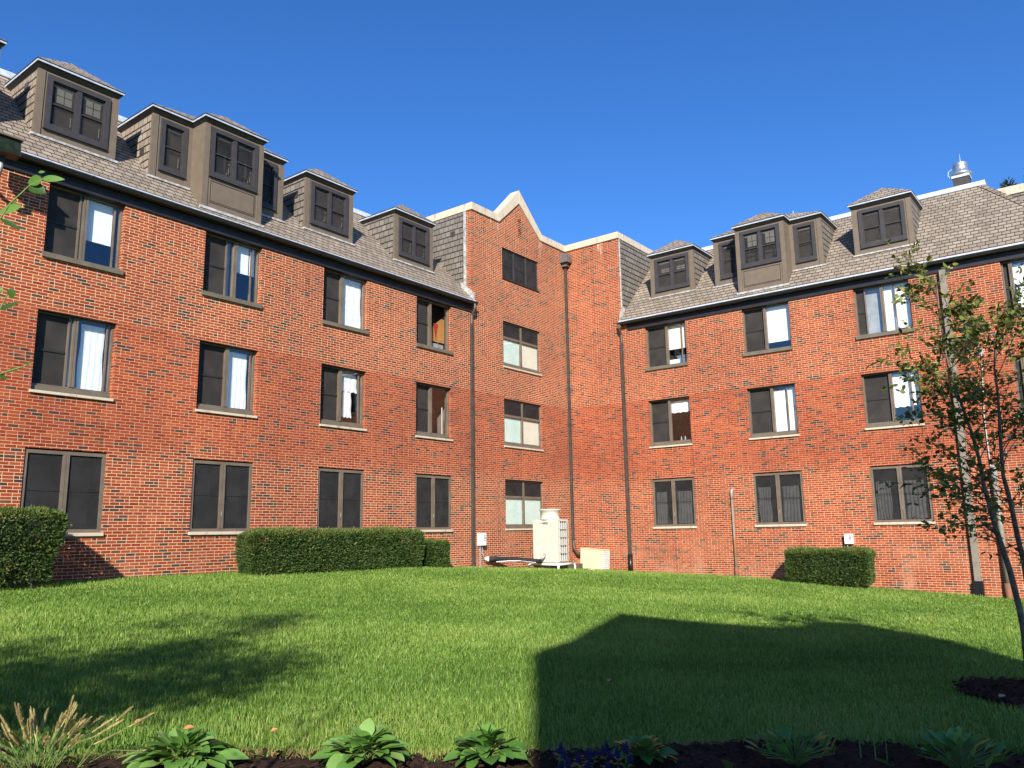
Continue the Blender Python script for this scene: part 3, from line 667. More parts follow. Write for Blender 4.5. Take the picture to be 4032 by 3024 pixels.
# dormers
def dormer_face(F, root, a, b, z0, z1, d, wa, wb, wz0, wz1, n, seed, panel=None):
    """front wall of a dormer with its cased window"""
    r = random.Random(seed)
    mb = MB(F)
    mb.box(a, wa, d, d + .06, z0, z1).box(wb, b, d, d + .06, z0, z1).box(wa, wb, d, d + .06, z0, wz0).box(wa, wb, d, d + .06, wz1, z1)
    mb.box(a - .004, a + .15, d - .022, d + .0, z0 - .02, z1).box(b - .15, b + .004, d - .022, d + .0, z0 - .02, z1)
    mb.build('front_boards', M['taupe'], root)
    mb = MB(F); t = .115
    ring(mb, wa, wb, wz0, wz1, t, d - .045, d + .05)
    n_w = (wb - wa - 2 * t)
    for j in range(1, n): u = wa + t + n_w * j / n; mb.box(u - .055, u + .055, d - .03, d + .05, wz0 + t, wz1 - t)
    mb.box(wa - .012, wb + .012, d - .06, d + .0, wz0 - .028, wz0 - .003)
    mb.build('window_frame', M['soot'], root)
    for j in range(n):
        s0 = wa + t + n_w * j / n + (.056 if j else .0); s1 = wa + t + n_w * (j + 1) / n - (.056 if j < n - 1 else .0); q0, q1 = wz0 + t, wz1 - t; zm = (q0 + q1) / 2
        s = MB(F); ring(s, s0 + .001, s1 - .001, zm - .02, q1 - .001, .028, d + .008, d + .035); ring(s, s0 + .001, s1 - .001, q0 + .001, zm + .005, .028, d - .012, d + .006)
        s.build('sash', M['soot'], root)
        MB(F).box(s0 + .029, s1 - .029, d + .020, d + .024, q0 + .03, q1 - .03).build('insect_screen', M['screenf'], root)
        MB(F).box(s0, s1, d + .30, d + .31, q0, q1).build('room', M['room'], root)
        kind = (seed + j) % 7
        bl = MB(F); wdt = s1 - s0
        if panel is None and seed in (1, 20, 21) or seed in (22,):   # cream panels painted as the bright daylight seen through the dormer
            hh = .17 if seed != 20 else .06
            for q in range(2):
                for w_ in range(2): u0 = s0 + wdt * (.25 + .33 * q); bl.box(u0, u0 + wdt * .29, d + .045, d + .05, zm + .08 + w_ * (hh + .02), zm + .08 + w_ * (hh + .02) + hh)
        bl.box(s0 + .04, s1 - .04, d + .045, d + .05, q1 - .10, q1 - .03)
        bl.build('blind_or_light', M['blind_or_light'] if seed in (1, 20, 21, 22) else M['drape'], root)
        cu = MB(F); zz = zm - .02
        cu.box(s1 - .075, s1 - .055, d + .045, d + .05, q0 + .12, q0 + .36)
        if seed in (3, 5, 6): 
            for q in range(5): cu.prism([(s1 - .09 - .012 * q, d + .045, q0 + .30 - .05 * q), (s1 - .06 - .012 * q, d + .045, q0 + .42 - .05 * q), (s1 - .04 - .012 * q, d + .045, q0 + .40 - .05 * q), (s1 - .07 - .012 * q, d + .045, q0 + .27 - .05 * q)], (0, .004, 0))
        cu.build('curtain_or_glint', M['blind_or_light'], root)  # cream slivers painted as pale reflections on the dormer glass
def hip_roof(F, root, a, b, d0, z, rise, run):
    """hipped dormer roof, eave rectangle a..b from d0 back into the mansard slope"""
    mb = MB(F); m = (a + b) / 2; hw = (b - a) / 2; da = d0 + run; zt = z + rise; bd = zt - 9.19 if zt < TOPZ else RD + .4; eb = z - 9.19 + .05
    mb.poly((a, d0, z), (b, d0, z), (m, da, zt)).poly((a, d0, z), (m, da, zt), (m, bd, zt), (a, eb, z)).poly((b, d0, z), (b, eb, z), (m, bd, zt), (m, da, zt))
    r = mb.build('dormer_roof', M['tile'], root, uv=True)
    return r
def sweep(mb, path, prof):
    """closed profile [(outward, z)] swept along a (u,d) polyline with mitred corners"""
    n = len(path); dirs = []
    for (u0, d0), (u1, d1) in zip(path[:-1], path[1:]):
        L = math.hypot(u1 - u0, d1 - d0); dirs.append(((d1 - d0) / L, -(u1 - u0) / L))
    k0 = len(mb.v); m = len(prof)
    for i, (u, d) in enumerate(path):
        a, b = dirs[max(0, i - 1)], dirs[min(n - 2, i)]; q = 1 + a[0] * b[0] + a[1] * b[1]; nx, ny = (a[0] + b[0]) / q, (a[1] + b[1]) / q
        for o, z in prof: mb.v.append(mb.F(u + nx * o, d + ny * o, z))
    for i in range(n - 1):
        for k in range(m): l = (k + 1) % m; mb.f.append((k0 + i * m + k, k0 + i * m + l, k0 + (i + 1) * m + l, k0 + (i + 1) * m + k))
    mb.f += [tuple(k0 + m - 1 - k for k in range(m)), tuple(k0 + (n - 1) * m + k for k in range(m))]
    return mb
def eaves(F, root, path):
    """fascia, drip edge and tile edge along an eave polyline (u,d)"""
    Z = 11.592
    sweep(MB(F), path, [(-.12, Z - .165), (-.105, Z - .165), (-.012, Z - .052), (-.12, Z - .052)]).build('fascia', M['dark'], root)
    sweep(MB(F), path, [(-.11, Z - .050), (.0, Z - .050), (.004, Z - .008), (-.11, Z - .008)]).build('drip_edge', M['galv'], root)
    sweep(MB(F), path, [(-.10, Z - .006), (.014, Z - .006), (.014, Z + .014), (-.10, Z + .014)]).build('tile_edge', M['dark'], root)
def cheek(F, root, u, d, z0, z1, mat, t=.05):
    zb = 9.05 + d
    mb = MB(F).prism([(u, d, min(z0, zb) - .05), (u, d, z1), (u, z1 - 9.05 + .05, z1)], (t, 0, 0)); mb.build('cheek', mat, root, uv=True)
def single_dormer(F, c, seed, mat):
    d = .72; a, b = c - .9, c + .9
    root = MB(F).box(a + .06, b - .06, d + .06, d + .1, 9.9, 11.40)
    root = root.build('dormer', M['taupe'], BLD)
    dormer_face(F, root, a, b, 9.82, 11.42, d, a + .20, b - .20, 10.08, 11.36, 2, seed)
    cheek(F, root, a, d + .06, 9.9, 11.43, mat); cheek(F, root, b - .05, d + .06, 9.9, 11.43, mat)
    eaves(F, root, [(a - .07, 2.46), (a - .07, d - .11), (b + .07, d - .11), (b + .07, 2.46)])
    hip_roof(F, root, a - .08, b + .08, d - .12, 11.608, .58, .70)
    MB(F).box(a - .06, b + .06, d - .08, d + .0, 9.81, 9.86).rotate(Matrix.Identity(4)).build('flashing', M['flash'], root)
def bay_dormer(F, c, seed, mat):
    d, dc = .63, .06; a, b = c - 1.93, c + 1.93; ca, cb = c - .86, c + .86
    root = MB(F).box(a + .06, b - .06, d + .1, d + .14, 9.85, 11.40).build('dormer', M['taupe'], BLD)
    dormer_face(F, root, a, ca - .0, 9.72, 11.42, d, a + .22, ca - .14, 10.02, 11.36, 1, seed, 1)
    dormer_face(F, root, cb + .0, b, 9.72, 11.42, d, cb + .14, b - .22, 10.02, 11.36, 1, seed + 1, 1)
    dormer_face(F, root, ca, cb, 9.13, 11.42, dc, ca + .17, cb - .17, 10.05, 11.36, 2, seed + 2, 1)
    pm = MB(F); ring(pm, ca + .20, cb - .20, 9.36, 9.95, .02, dc - .016, dc - .002); pm.box(ca + .24, cb - .24, dc - .012, dc - .003, 9.40, 9.91)
    pm.build('panel', M['taupe'], root)
    pl = MB(F)
    for x0, x1, z0, z1 in ((ca + .22, cb - .22, 9.38, 9.388), (ca + .22, cb - .22, 9.922, 9.93), (ca + .22, ca + .228, 9.39, 9.92), (cb - .228, cb - .22, 9.39, 9.92)): pl.box(x0, x1, dc - .018, dc - .013, z0, z1)
    pl.build('panel_groove', M['dark'], root)
    for u in (ca, cb - .05): MB(F).box(u, u + .05, dc + .06, d + .06, 9.05, 11.43).build('bay_side', M['taupe'], root)
    cheek(F, root, a, d + .06, 9.8, 11.43, mat); cheek(F, root, b - .05, d + .06, 9.8, 11.43, mat)
    eaves(F, root, [(a - .07, 2.46), (a - .07, d - .11), (ca - .07, d - .11), (ca - .07, dc - .11), (cb + .07, dc - .11), (cb + .07, d - .11), (b + .07, d - .11), (b + .07, 2.46)])
    hip_roof(F, root, a - .08, b + .08, d - .12, 11.608, .60, .78)
    hip_roof(F, root, ca - .08, cb + .08, dc - .12, 11.609, .49, .62)
    f = MB(F).box(a - .06, ca - .02, d - .08, d, 9.72, 9.77).box(cb + .02, b + .06, d - .08, d, 9.72, 9.77).box(ca - .05, cb + .05, dc - .08, dc, 9.12, 9.185)
    f.build('flashing', M['flash'], root)
    MB(F).tube([(c + .3, 3.0, 12.1), (c + .3, 3.0, 12.85)], .008, 5).build('lightning_rod', M['galv'], root)
single_dormer(FL, -18.80, 1, M['tile']); single_dormer(FL, -11.50, 3, M['slate']); single_dormer(FL, -7.93, 5, M['slate'])
bay_dormer(FL, -15.17, 4, M['tile']); bay_dormer(FL, -22.43, 8, M['tile'])
single_dormer(FR, 4.37, 20, M['slate']); single_dormer(FR, 11.85, 23, M['slate']); bay_dormer(FR, 8.05, 20, M['slate'])

for u, d, z in ((UT - .01, .86, 11.63), (-19.70, 1.28, 11.17), (-17.10, 1.04, 10.50), (-12.40, 1.14, 10.98)):
    MB(FL).box(u - .012, u - .002, d - .10, d + .10, z - .10, z + .10).build('vent', M['lamp'], BLD)
# downspouts
def rect_pipe(mb, path, w, t, F):
    for (p, q) in zip(path[:-1], path[1:]):
        (u0, d0, z0), (u1, d1, z1) = p, q
        n = len(mb.v)
        for (u, d, z) in (p, q):
            for a, b in ((-w, -t), (w, -t), (w, t), (-w, t)):
                k = abs(d1 - d0) > abs(z1 - z0)
                mb.v.append(F(u + a, d + (0 if k else b), z + (b if k else 0)))
        mb.f += [tuple(n + i for i in q_) for q_ in ((0, 1, 5, 4), (1, 2, 6, 5), (2, 3, 7, 6), (3, 0, 4, 7), (0, 3, 2, 1), (4, 5, 6, 7))]
def band(mb, F, u, d, w, t, zs):
    for z in zs: mb.box(u - w - .008, u + w + .008, d - t - .008, d + t + .012, z, z + .04)
mb = MB(FL); u = UT - .10
mb.tube([(u, DE - .08, 8.82), (u, DE - .08, 8.68), (u, DE - .03, 8.58), (u, -.075, 8.45), (u, -.07, 8.10)], .048, 10)
rect_pipe(mb, [(u, -.07, 8.15), (u, -.07, .12)], .05, .042, FL); mb.tube([(u, -.07, .16), (u, -.08, .06), (u + .03, -.16, .0), (u + .06, -.30, -.03)], .05, 10)
band(mb, FL, u, -.07, .05, .042, (6.9, 5.0, 3.1, 1.2)); mb.build('downspout', M['pipe'], BLD)
mb = MB(FR); u = VT + .03
mb.tube([(u, DE - .08, 8.82), (u, DE - .08, 8.68), (u, DE - .03, 8.58), (u, -.075, 8.45), (u, -.07, 8.10)], .048, 10)
rect_pipe(mb, [(u, -.07, 8.15), (u, -.07, .2)], .05, .042, FR); band(mb, FR, u, -.07, .05, .042, (6.6, 4.6, 2.6))
o = mb.build('downspout', M['pipe'], BLD); MB(FR).tube([(u, -.075, .28), (u, -.08, -.5)], .09, 16).build('boot', M['boot'], o, smooth=True)
mb = MB(FL); rect_pipe(mb, [(-.11, -.10, 11.75), (-.11, -.10, .75)], .05, .045, FL)
mb.tube([(-.11, -.10, .8), (-.12, -.14, .5), (-.14, -.32, .30), (-.16, -.9, .16)], .06, 10)
band(mb, FL, -.11, -.10, .05, .045, (9.4, 7.3, 5.2, 3.1)); o = mb.build('downspout', M['pipe'], BLD)
mb = MB().box(-.36, -.004, -.34, -.004, 11.92, 12.14)
mb.prism([(-.38, -.36, 11.78), (-.38, -.36, 11.92), (0 - .003, -.36, 11.92), (-.003, -.36, 11.78)], (0, .355, 0)); mb.box(-.26, -.02, -.24, -.02, 11.64, 11.78)
mb.build('leader_head', M['lead'], o, bevel=.01)
mb = MB(FR); u = 13.53; rect_pipe(mb, [(u, -.08, 8.62), (u, -.08, -.45)], .085, .055, FR); band(mb, FR, u, -.08, .085, .055, (6.9, 4.9, 2.9, .9))
o = mb.build('downspout', M['leader'], BLD)
bt = MB(FR)
for k in range(12): bt.box(u - .115 - .006 * (k % 2), u + .115 + .006 * (k % 2), -.17 - .006 * (k % 2), -.01, -1.0 + k * .05, -.955 + k * .05)
bt.build('boot', M['boot'], o)

# roof fan, second tower behind
fan = thing('roof_fan', 'silver roof exhaust fan on a dark curb at the right end of the roof', 'roof vent', (3.6, -13.88, 12.08))
mb = MB().box(3.36, 3.84, -14.12, -13.64, 12.0, 12.70); mb.build('curb', M['lamp'], fan)
MB().box(3.33, 3.87, -14.15, -13.61, 12.70, 12.78).build('curb_cap', M['galv'], fan)
MB().lathe([(.20, 12.78), (.30, 12.80), (.335, 12.86), (.31, 12.91), (.235, 12.97), (.225, 13.02)], (3.6, -13.88, 0), 28).build('hood', M['alum'], fan, smooth=True)
MB().lathe([(.222, 13.02), (.222, 13.14), (.232, 13.145), (.232, 13.17), (.222, 13.175), (.222, 13.24), (.21, 13.27), (.0, 13.28)], (3.6, -13.88, 0), 28).build('motor_housing', M['alum'], fan)
MB().tube([(3.6, -13.90, 13.27), (3.6, -13.90, 13.62)], [.016, .004], 6).build('lightning_rod', M['galv'], fan)
MB().tube([(3.5, -13.58, 12.75), (3.5, -13.50, 12.9), (3.52, -13.52, 13.05), (3.55, -13.64, 13.12)], .009, 6).build('cable', M['galv'], fan)
mb = MB(); mb.box(5.12, 13, -24, -14.6, ZB, 12.30); tw = mb.build('wall', M['brick'], BLD)
MB().poly((5.10, -14.6, 9.0), (5.10, -24, 9.0), (5.10, -24, 12.30), (5.10, -14.6, 12.30)).build('tile_cladding', M['slate'], BLD, uv=True)
MB().box(5.05, 13.05, -24.05, -14.55, 12.302, 12.60).build('coping', M['lime'], BLD, bevel=.01)

# ------------------------------------------------------------------ things on and against the walls
def flood(F, u, z, label, conduit=None):
    t = thing('flood_light', label, 'light', F(u, 0, z), 'flood lights on the brick walls')
    ang = .0
    mb = MB(F); d = -.62
    mb.prism([(u - .25, d + .18, z + .30), (u - .25, d - .16, z + .26), (u - .25, d - .20, z - .06), (u - .25, d + .02, z - .10), (u - .25, d + .18, z - .02)], (.5, 0, 0)); mb.build('housing', M['lamp'], t, bevel=.01)
    MB(F).box(u - .27, u + .27, d - .22, d + .16, z + .262, z + .30).build('visor', M['taupe'], t)
    MB(F).prism([(u - .22, d - .165, z + .24), (u + .22, d - .165, z + .24), (u + .22, d - .203, z - .04), (u - .22, d - .203, z - .04)], (0, -.004, 0)).build('lens', M['lens'], t)
    MB(F).box(u - .05, u + .05, d + .0, d + .1, z - .2, z - .05).build('yoke', M['dark'], t)
    MB(F).tube([(u, d + .05, z - .18), (u, d + .06, z - .34), (u, d + .16, z - .46), (u, -.3, z - .50), (u, 0, z - .50)], .045, 10).build('bracket', M['grey'], t, smooth=True)
    MB(F).box(u - .08, u + .08, -.04, -.002, z - .60, z - .40).build('wall_plate', M['grey'], t)
    if conduit: MB(F).tube([(u + .02, -.03, z - .6)] + conduit, .018, 8).build('conduit', M['grey'], t)
    return t
flood(FL, -20.66, 8.62, 'bronze flood light on a bracket under the left eave, beside the leftmost top window')
flood(FR, 14.25, 6.55, 'bronze flood light high on the right wall, half hidden by the birch leaves', [(14.15, -.03, 4.2), (14.15, -.03, 2.5)])
vp = thing('vent_pipe', 'thin rusty pipe with an elbow standing against brick between two right-wing windows', 'pipe', (-.08, -6.5, -.36), 'pipes against the right wall')
MB(FR).tube([(6.50, -.07, -.6), (6.50, -.07, 2.13)], .040, 12).build('pipe', M['rust'], vp, smooth=True)
MB(FR).tube([(6.50, -.07, 2.1), (6.50, -.07, 2.35), (6.51, -.06, 2.41), (6.52, .0, 2.43), (6.52, .06, 2.43)], .047, 12).build('elbow', M['grey'], vp, smooth=True)
MB(FR).tube([(6.50, -.07, -.6), (6.50, -.07, -.12)], .052, 12).build('collar', M['rust2'], vp, smooth=True)
sp = thing('conduit_riser', 'thick grey riser pipe with a rusty foot against brick behind the birch', 'pipe', (-.1, -14.23, -.9), 'pipes against the right wall')
MB(FR).tube([(14.23, -.10, -.5), (14.23, -.10, 2.45)], .075, 14).build('pipe', M['leader'], sp, smooth=True)
MB(FR).tube([(14.23, -.10, -1.2), (14.23, -.10, -.45)], .085, 14).build('collar', M['rust2'], sp, smooth=True)
MB(FR).tube([(14.23, -.10, 2.3), (14.23, -.10, 2.62), (14.19, -.05, 2.72)], .082, 14).build('cap', M['grey'], sp, smooth=True)
def ebox(F, u, z, w, h, label, right):
    t = thing('switch_box', label, 'electrical box', F(u, 0, z), 'electrical boxes on the walls')
    MB(F).box(u - w / 2, u + w / 2, -.16, -.002, z, z + h).build('box', M['boxw'], t, bevel=.012)
    MB(F).box(u + w * .12, u + w * .32, -.167, -.161, z + h * .35, z + h * .85).build('name_plate', M['label'], t)
    for k in range(2): MB(F).box(u + w * .17, u + w * .27, -.171, -.168, z + h * (.42 + .24 * k), z + h * (.52 + .24 * k)).build('plate_mark', M['letter'], t)
    if right: MB(F).box(u + w / 2, u + w / 2 + .04, -.13, -.06, z + h * .8, z + h * .95).build('handle', M['redh'], t)
    MB(F).tube([(u - w * .25, -.07, z), (u - w * .25, -.07, z - .9)], .018, 8).build('conduit', M['grey'], t)
    return t
ebox(FL, -5.50, .72, .30, .40, 'white switch box with a red handle on brick beside the long hedge downspout', True)
MB(FL).tube([(-5.47, -.07, .72), (-5.47, -.08, .45), (-5.40, -.12, .26), (-5.22, -.14, .20)], .014, 6).build('cable', M['grey'], [o for o in COL.objects if o.name == 'switch_box'][0])
ebox(FR, 10.17, .62, .24, .30, 'small white switch box on brick just above the right hedge', False)

# condenser on its stand
AX, AY = -3.47, -1.70; AW, AD = 1.03, .66; Z0, Z1 = .10, 1.54
ac = thing('condenser_unit', 'tall cream heat pump unit with round fan collar standing on a white pipe stand', 'air conditioner', (AX, AY, Z0))
MB().box(AX, AX + AD, AY, AY + AW, Z0, Z1).build('cabinet', M['acw'], ac, bevel=.02)
MB().box(AX - .004, AX - .001, AY + .14, AY + AW - .06, .842, .85).build('panel_seam', M['dull'], ac)
ccx, ccy = AX + AD / 2, AY + AW / 2; R = .33
prof = [(R + .05, Z1), (R - .005, Z1 + .05), (R - .03, Z1 + .14), (R - .03, Z1 + .22), (R + .01, Z1 + .29), (R + .05, Z1 + .32), (R + .05, Z1 + .36), (R - .04, Z1 + .36), (R - .06, Z1 + .1)]
MB().lathe(prof, (ccx, ccy, 0), 36).build('fan_collar', M['acw'], ac, smooth=True)
MB().box(AX + .14, AX + AD - .04, AY - .006, AY - .001, Z0 + .06, Z1 - .05).build('coil', M['coil'], ac)
mb = MB()
for k in range(5): mb.box(AX + .12 + k * .125, AX + .14 + k * .125, AY - .02, AY - .007, Z0 + .04, Z1 - .03)
for k in range(6): mb.box(AX + .12, AX + AD - .02, AY - .02, AY - .007, Z0 + .04 + k * .268, Z0 + .06 + k * .268)
mb.build('grille', M['acw'], ac)
mb = MB()
for k in range(5):
    for j in range(3): mb.box(AX + .145 + j * .125, AX + .24 + j * .125, AY - .012, AY - .0065, Z0 + .255 + k * .268, Z0 + .30 + k * .268)
mb.build('grille_slot', M['dark'], ac)
MB().tube([(AX + AD - .09, AY - .03, Z0 + .06), (AX + AD - .09, AY - .03, Z1 - .1)], .012, 6).build('pipework', M['copper'], ac)
RX = Matrix(((0, 0, -1, AX - .009), (-1, 0, 0, 0), (0, 1, 0, 0), (0, 0, 0, 1)))
def plateM(y, z): m4 = RX.copy(); m4[1][3] = y; m4[2][3] = z; return m4
npl = MB().box(AX - .006, AX - .001, AY + .39, AY + .59, Z1 - .155, Z1 - .085).build('name_plate', M['label'], ac)
text_mesh('lettering', 'CITY MULTI', .036, M['letter'], npl, plateM(AY + .49, Z1 - .12))
mb = MB()
for dy, dz in ((0, .022), (-.018, -.008), (.018, -.008)):
    y, z = AY + .70 + dy, Z1 - .12 + dz; mb.prism([(AX - .004, y, z + .018), (AX - .004, y - .011, z), (AX - .004, y, z - .018), (AX - .004, y + .011, z)], (.003, 0, 0))
mb.build('emblem', M['redh'], ac)
MB().box(AX - .005, AX - .001, AY + .60, AY + .66, Z1 - .135, Z1 - .105).build('emblem_text', M['label'], ac)
MB().box(AX - .005, AX - .001, AY + .82, AY + .92, .70, .76).build('rating_label', M['dull'], ac)
st = thing('pipe_stand', 'white bent pipe stand carrying the tall cream heat pump', 'stand', (AX, AY, -.2))
ra, za = .035, .05
def leg(x, y, s): MB().tube([(x, y, float(gz(x, y)) - .05), (x, y, za - .10), (x + s[0] * .03, y + s[1] * .03, za - .03), (x + s[0] * .10, y + s[1] * .10, za)], ra, 12).build('leg', M['white'], st, smooth=True)
leg(AX - .06, AY + AW + .16, (0, -1)); leg(AX + AD + .28, AY - .05, (-1, 0)); leg(AX + AD + .28, AY + AW, (-1, 0))
MB().tube([(AX - .06, AY - .05, float(gz(AX, AY)) - .05), (AX - .06, AY - .05, za)], ra, 12).build('leg', M['white'], st, smooth=True)
MB().tube([(AX - .06, AY + AW + .06, za), (AX - .06, AY - .05, za)], ra, 12).build('rail', M['white'], st, smooth=True)
MB().tube([(AX - .06, AY - .05, za), (AX + AD + .18, AY - .05, za)], ra, 12).build('rail', M['white'], st, smooth=True)
MB().tube([(AX + .06, AY + AW, za), (AX + AD + .18, AY + AW, za)], ra, 12).build('rail', M['white'], st, smooth=True)
ip = thing('insulated_pipe', 'black insulated pipe running from the brick wall to the heat pump', 'pipe', (-4.4, -.4, .2))
MB().tube([(-5.18, -.10, .27), (-4.9, -.2, .27), (-4.3, -.55, .24), (-3.80, -.95, .17), (-3.62, -1.12, .15)], .075, 12).build('insulation', M['black'], ip, smooth=True)
MB().tube([(-5.18, 0, .27), (-5.19, -.06, .27), (-5.17, -.115, .27)], .085, 12).build('end_cap', M['white'], ip, smooth=True)
MB().tube([(-5.0, -.28, .18), (-4.6, -.48, .20), (-4.2, -.70, .19), (-3.8, -1.02, .12)], .014, 6).build('cable', M['white'], ip)
MB().tube([(-3.66, -1.14, .22), (-3.56, -1.2, .32), (-3.50, -1.18, .40)], .04, 8).build('tape_wrap', M['grey'], ip, smooth=True)
# smaller old condenser, leaning
CXs, CYs = -1.10, -1.95
oc = thing('old_condenser', 'low ivory condenser box leaning on the grass in the wall corner', 'air conditioner', (CXs, CYs, -.3))
RT = Matrix.Translation(Vector((CXs, CYs, -.3))) @ Matrix.Rotation(math.radians(4.5), 4, 'X') @ Matrix.Translation(Vector((-CXs, -CYs, .3)))
MB().box(CXs, CXs + .43, CYs, CYs + .95, -.38, .44).rotate(RT).build('cabinet', M['acy'], oc, bevel=.012)
MB().box(CXs - .015, CXs + .445, CYs - .015, CYs + .965, .44, .47).rotate(RT).build('lid', M['acy'], oc, bevel=.008)
MB().box(CXs + .02, CXs + .41, CYs - .008, CYs - .002, -.34, .42).rotate(RT).build('coil', M['coil'], oc)
mb = MB()
for k in range(6): mb.box(CXs + .015 + k * .078, CXs + .025 + k * .078, CYs - .03, CYs - .02, -.36, .43)
for k in range(11): mb.box(CXs + .01, CXs + .42, CYs - .03, CYs - .009, -.35 + k * .075, -.342 + k * .075)
mb.rotate(RT).build('wire_guard', M['white'], oc)
sb = thing('splash_block', 'weathered wooden splash block under the corner downspout', 'splash block', (-1.35, -1.15, -.2))
MB().box(-1.75, -1.28, -1.25, -.85, -.30, -.24).box(-1.75, -1.28, -1.25, -1.2, -.24, .0).box(-1.75, -1.28, -.9, -.85, -.24, .0).build('trough', M['wood'], sb)
def blob(name, c, r, mat, label, cat, squash=.7, seed=0):
    rr = random.Random(seed); mb = MB(); n, m = 12, 8
    for j in range(m + 1):
        for i in range(n):
            a, b = 2 * math.pi * i / n, math.pi * j / m - math.pi / 2; k = r * (1 + rr.uniform(-.13, .13)) if 0 < j < m else r
            mb.v.append((c[0] + k * math.cos(b) * math.cos(a), c[1] + k * math.cos(b) * math.sin(a), c[2] + k * squash * math.sin(b)))
    for j in range(m):
        for i in range(n): k = (i + 1) % n; mb.f.append((j * n + i, j * n + k, (j + 1) * n + k, (j + 1) * n + i))
    return tag(mb.build(name, mat, None, smooth=True), label, cat)
blob('rock', (-2.42, -2.35, -.20), .13, M['rock'], 'pale rock on the grass under the heat pump stand', 'rock', .7, 3)

# ------------------------------------------------------------------ hedges
def leaves_mesh(name, P, N, U, L, Wd, mat, parent, tone, fold=.25):
    """lozenge leaves: centre-base P, direction U, face normal N"""
    n = len(P); S = np.cross(N, U); S /= np.linalg.norm(S, axis=1, keepdims=True) + 1e-9
    L = np.broadcast_to(L, (n,))[:, None]; Wd = np.broadcast_to(Wd, (n,))[:, None]
    V = np.stack([P, P + U * L * .45 + S * Wd * .5 + N * Wd * fold, P + U * L, P + U * L * .45 - S * Wd * .5 + N * Wd * fold], 1)
    b = np.arange(n)[:, None] * 4
    return npmesh(name, V.reshape(-1, 3), [b + np.array([[0, 1, 2]]), b + np.array([[0, 2, 3]])], mat, parent, np.repeat(tone, 4))
def unit(v): return v / (np.linalg.norm(v, axis=-1, keepdims=True) + 1e-9)
def hedge(x0, x1, y0, y1, z0, z1, n, label, taper=.12, rc=.22, seed=0):
    g = np.random.default_rng(seed); c = np.array([(x0 + x1) / 2, (y0 + y1) / 2, (z0 + z1) / 2]); h = np.array([x1 - x0, y1 - y0, z1 - z0]) / 2
    root = thing('hedge', label, 'hedge', (c[0], c[1], z0), 'clipped yew hedges along the walls')
    q = g.uniform(-1, 1, (n * 3, 3)) * h; ar = np.array([h[1] * h[2], h[0] * h[2], h[0] * h[1]]); pr = ar / ar.sum()
    ax = g.choice(3, len(q), p=pr); sg = g.choice([-1, 1], len(q)); q[np.arange(len(q)), ax] = sg * h[ax]
    q = q[~((ax == 2) & (sg < 0))][:n]
    inn = np.clip(q, -(h - rc), h - rc); dv = q - inn; ln = np.linalg.norm(dv, axis=1, keepdims=True); nrm = unit(dv)
    q = inn + nrm * rc
    lump = (np.sin(q[:, 0] * 3.1 + seed) * np.sin(q[:, 1] * 4 + 1) + np.sin(q[:, 2] * 5.2 + q[:, 0] * 2.2 + seed) * .8 + np.sin(q[:, 0] * 9 + q[:, 2] * 7) * .5) * .035
    depth = -np.abs(g.normal(0, .045, len(q))) + lump + np.where(g.random(len(q)) < .02, g.uniform(.0, .09, len(q)), 0)
    q = q + nrm * depth[:, None]; t = (q[:, 2] + h[2]) / (2 * h[2]); q[:, :2] *= (1 - taper * (1 - t))[:, None] if True else 1
    bare = (t < .16) & (g.random(len(q)) < .55); keep = ~bare; q, nrm, t, depth = q[keep], nrm[keep], t[keep], depth[keep]
    P = q + c; U = unit(nrm * .9 + g.normal(0, .55, P.shape) + np.array([0, 0, .35])); N = unit(np.cross(U, g.normal(0, 1, P.shape)))
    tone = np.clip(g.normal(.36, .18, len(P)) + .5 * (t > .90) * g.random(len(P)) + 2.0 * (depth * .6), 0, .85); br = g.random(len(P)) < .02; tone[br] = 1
    leaves_mesh('foliage', P, N, U, g.uniform(.045, .095, len(P)), g.uniform(.016, .030, len(P)), M['yew'], root, tone)
    # twiggy dark core
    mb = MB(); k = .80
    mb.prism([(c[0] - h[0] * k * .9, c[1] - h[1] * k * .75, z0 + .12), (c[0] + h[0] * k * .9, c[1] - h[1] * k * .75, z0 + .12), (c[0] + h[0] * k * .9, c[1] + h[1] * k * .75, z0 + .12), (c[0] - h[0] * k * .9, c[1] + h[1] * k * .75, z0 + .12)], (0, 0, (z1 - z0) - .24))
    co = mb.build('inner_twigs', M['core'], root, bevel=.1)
    for i in range(max(3, int((x1 - x0) + (y1 - y0)) * 2)):
        x, y = g.uniform(x0 + .25, x1 - .25), g.uniform(y0 + .25, y1 - .25); MB().tube([(x, y, float(gz(x, y)) - .1), (x + g.uniform(-.15, .15), y + g.uniform(-.1, .1), z0 + .3)], .022, 6).build('stem', M['bark'], root)
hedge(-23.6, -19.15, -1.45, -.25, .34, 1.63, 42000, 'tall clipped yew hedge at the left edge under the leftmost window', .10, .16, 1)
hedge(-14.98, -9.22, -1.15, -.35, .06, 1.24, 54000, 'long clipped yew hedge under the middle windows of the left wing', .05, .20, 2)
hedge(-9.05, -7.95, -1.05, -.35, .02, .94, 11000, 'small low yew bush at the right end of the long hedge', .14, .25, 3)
hedge(-1.35, -.35, -11.02, -8.50, -.58, .46, 25000, 'clipped yew hedge below the right wing windows', .10, .20, 4)

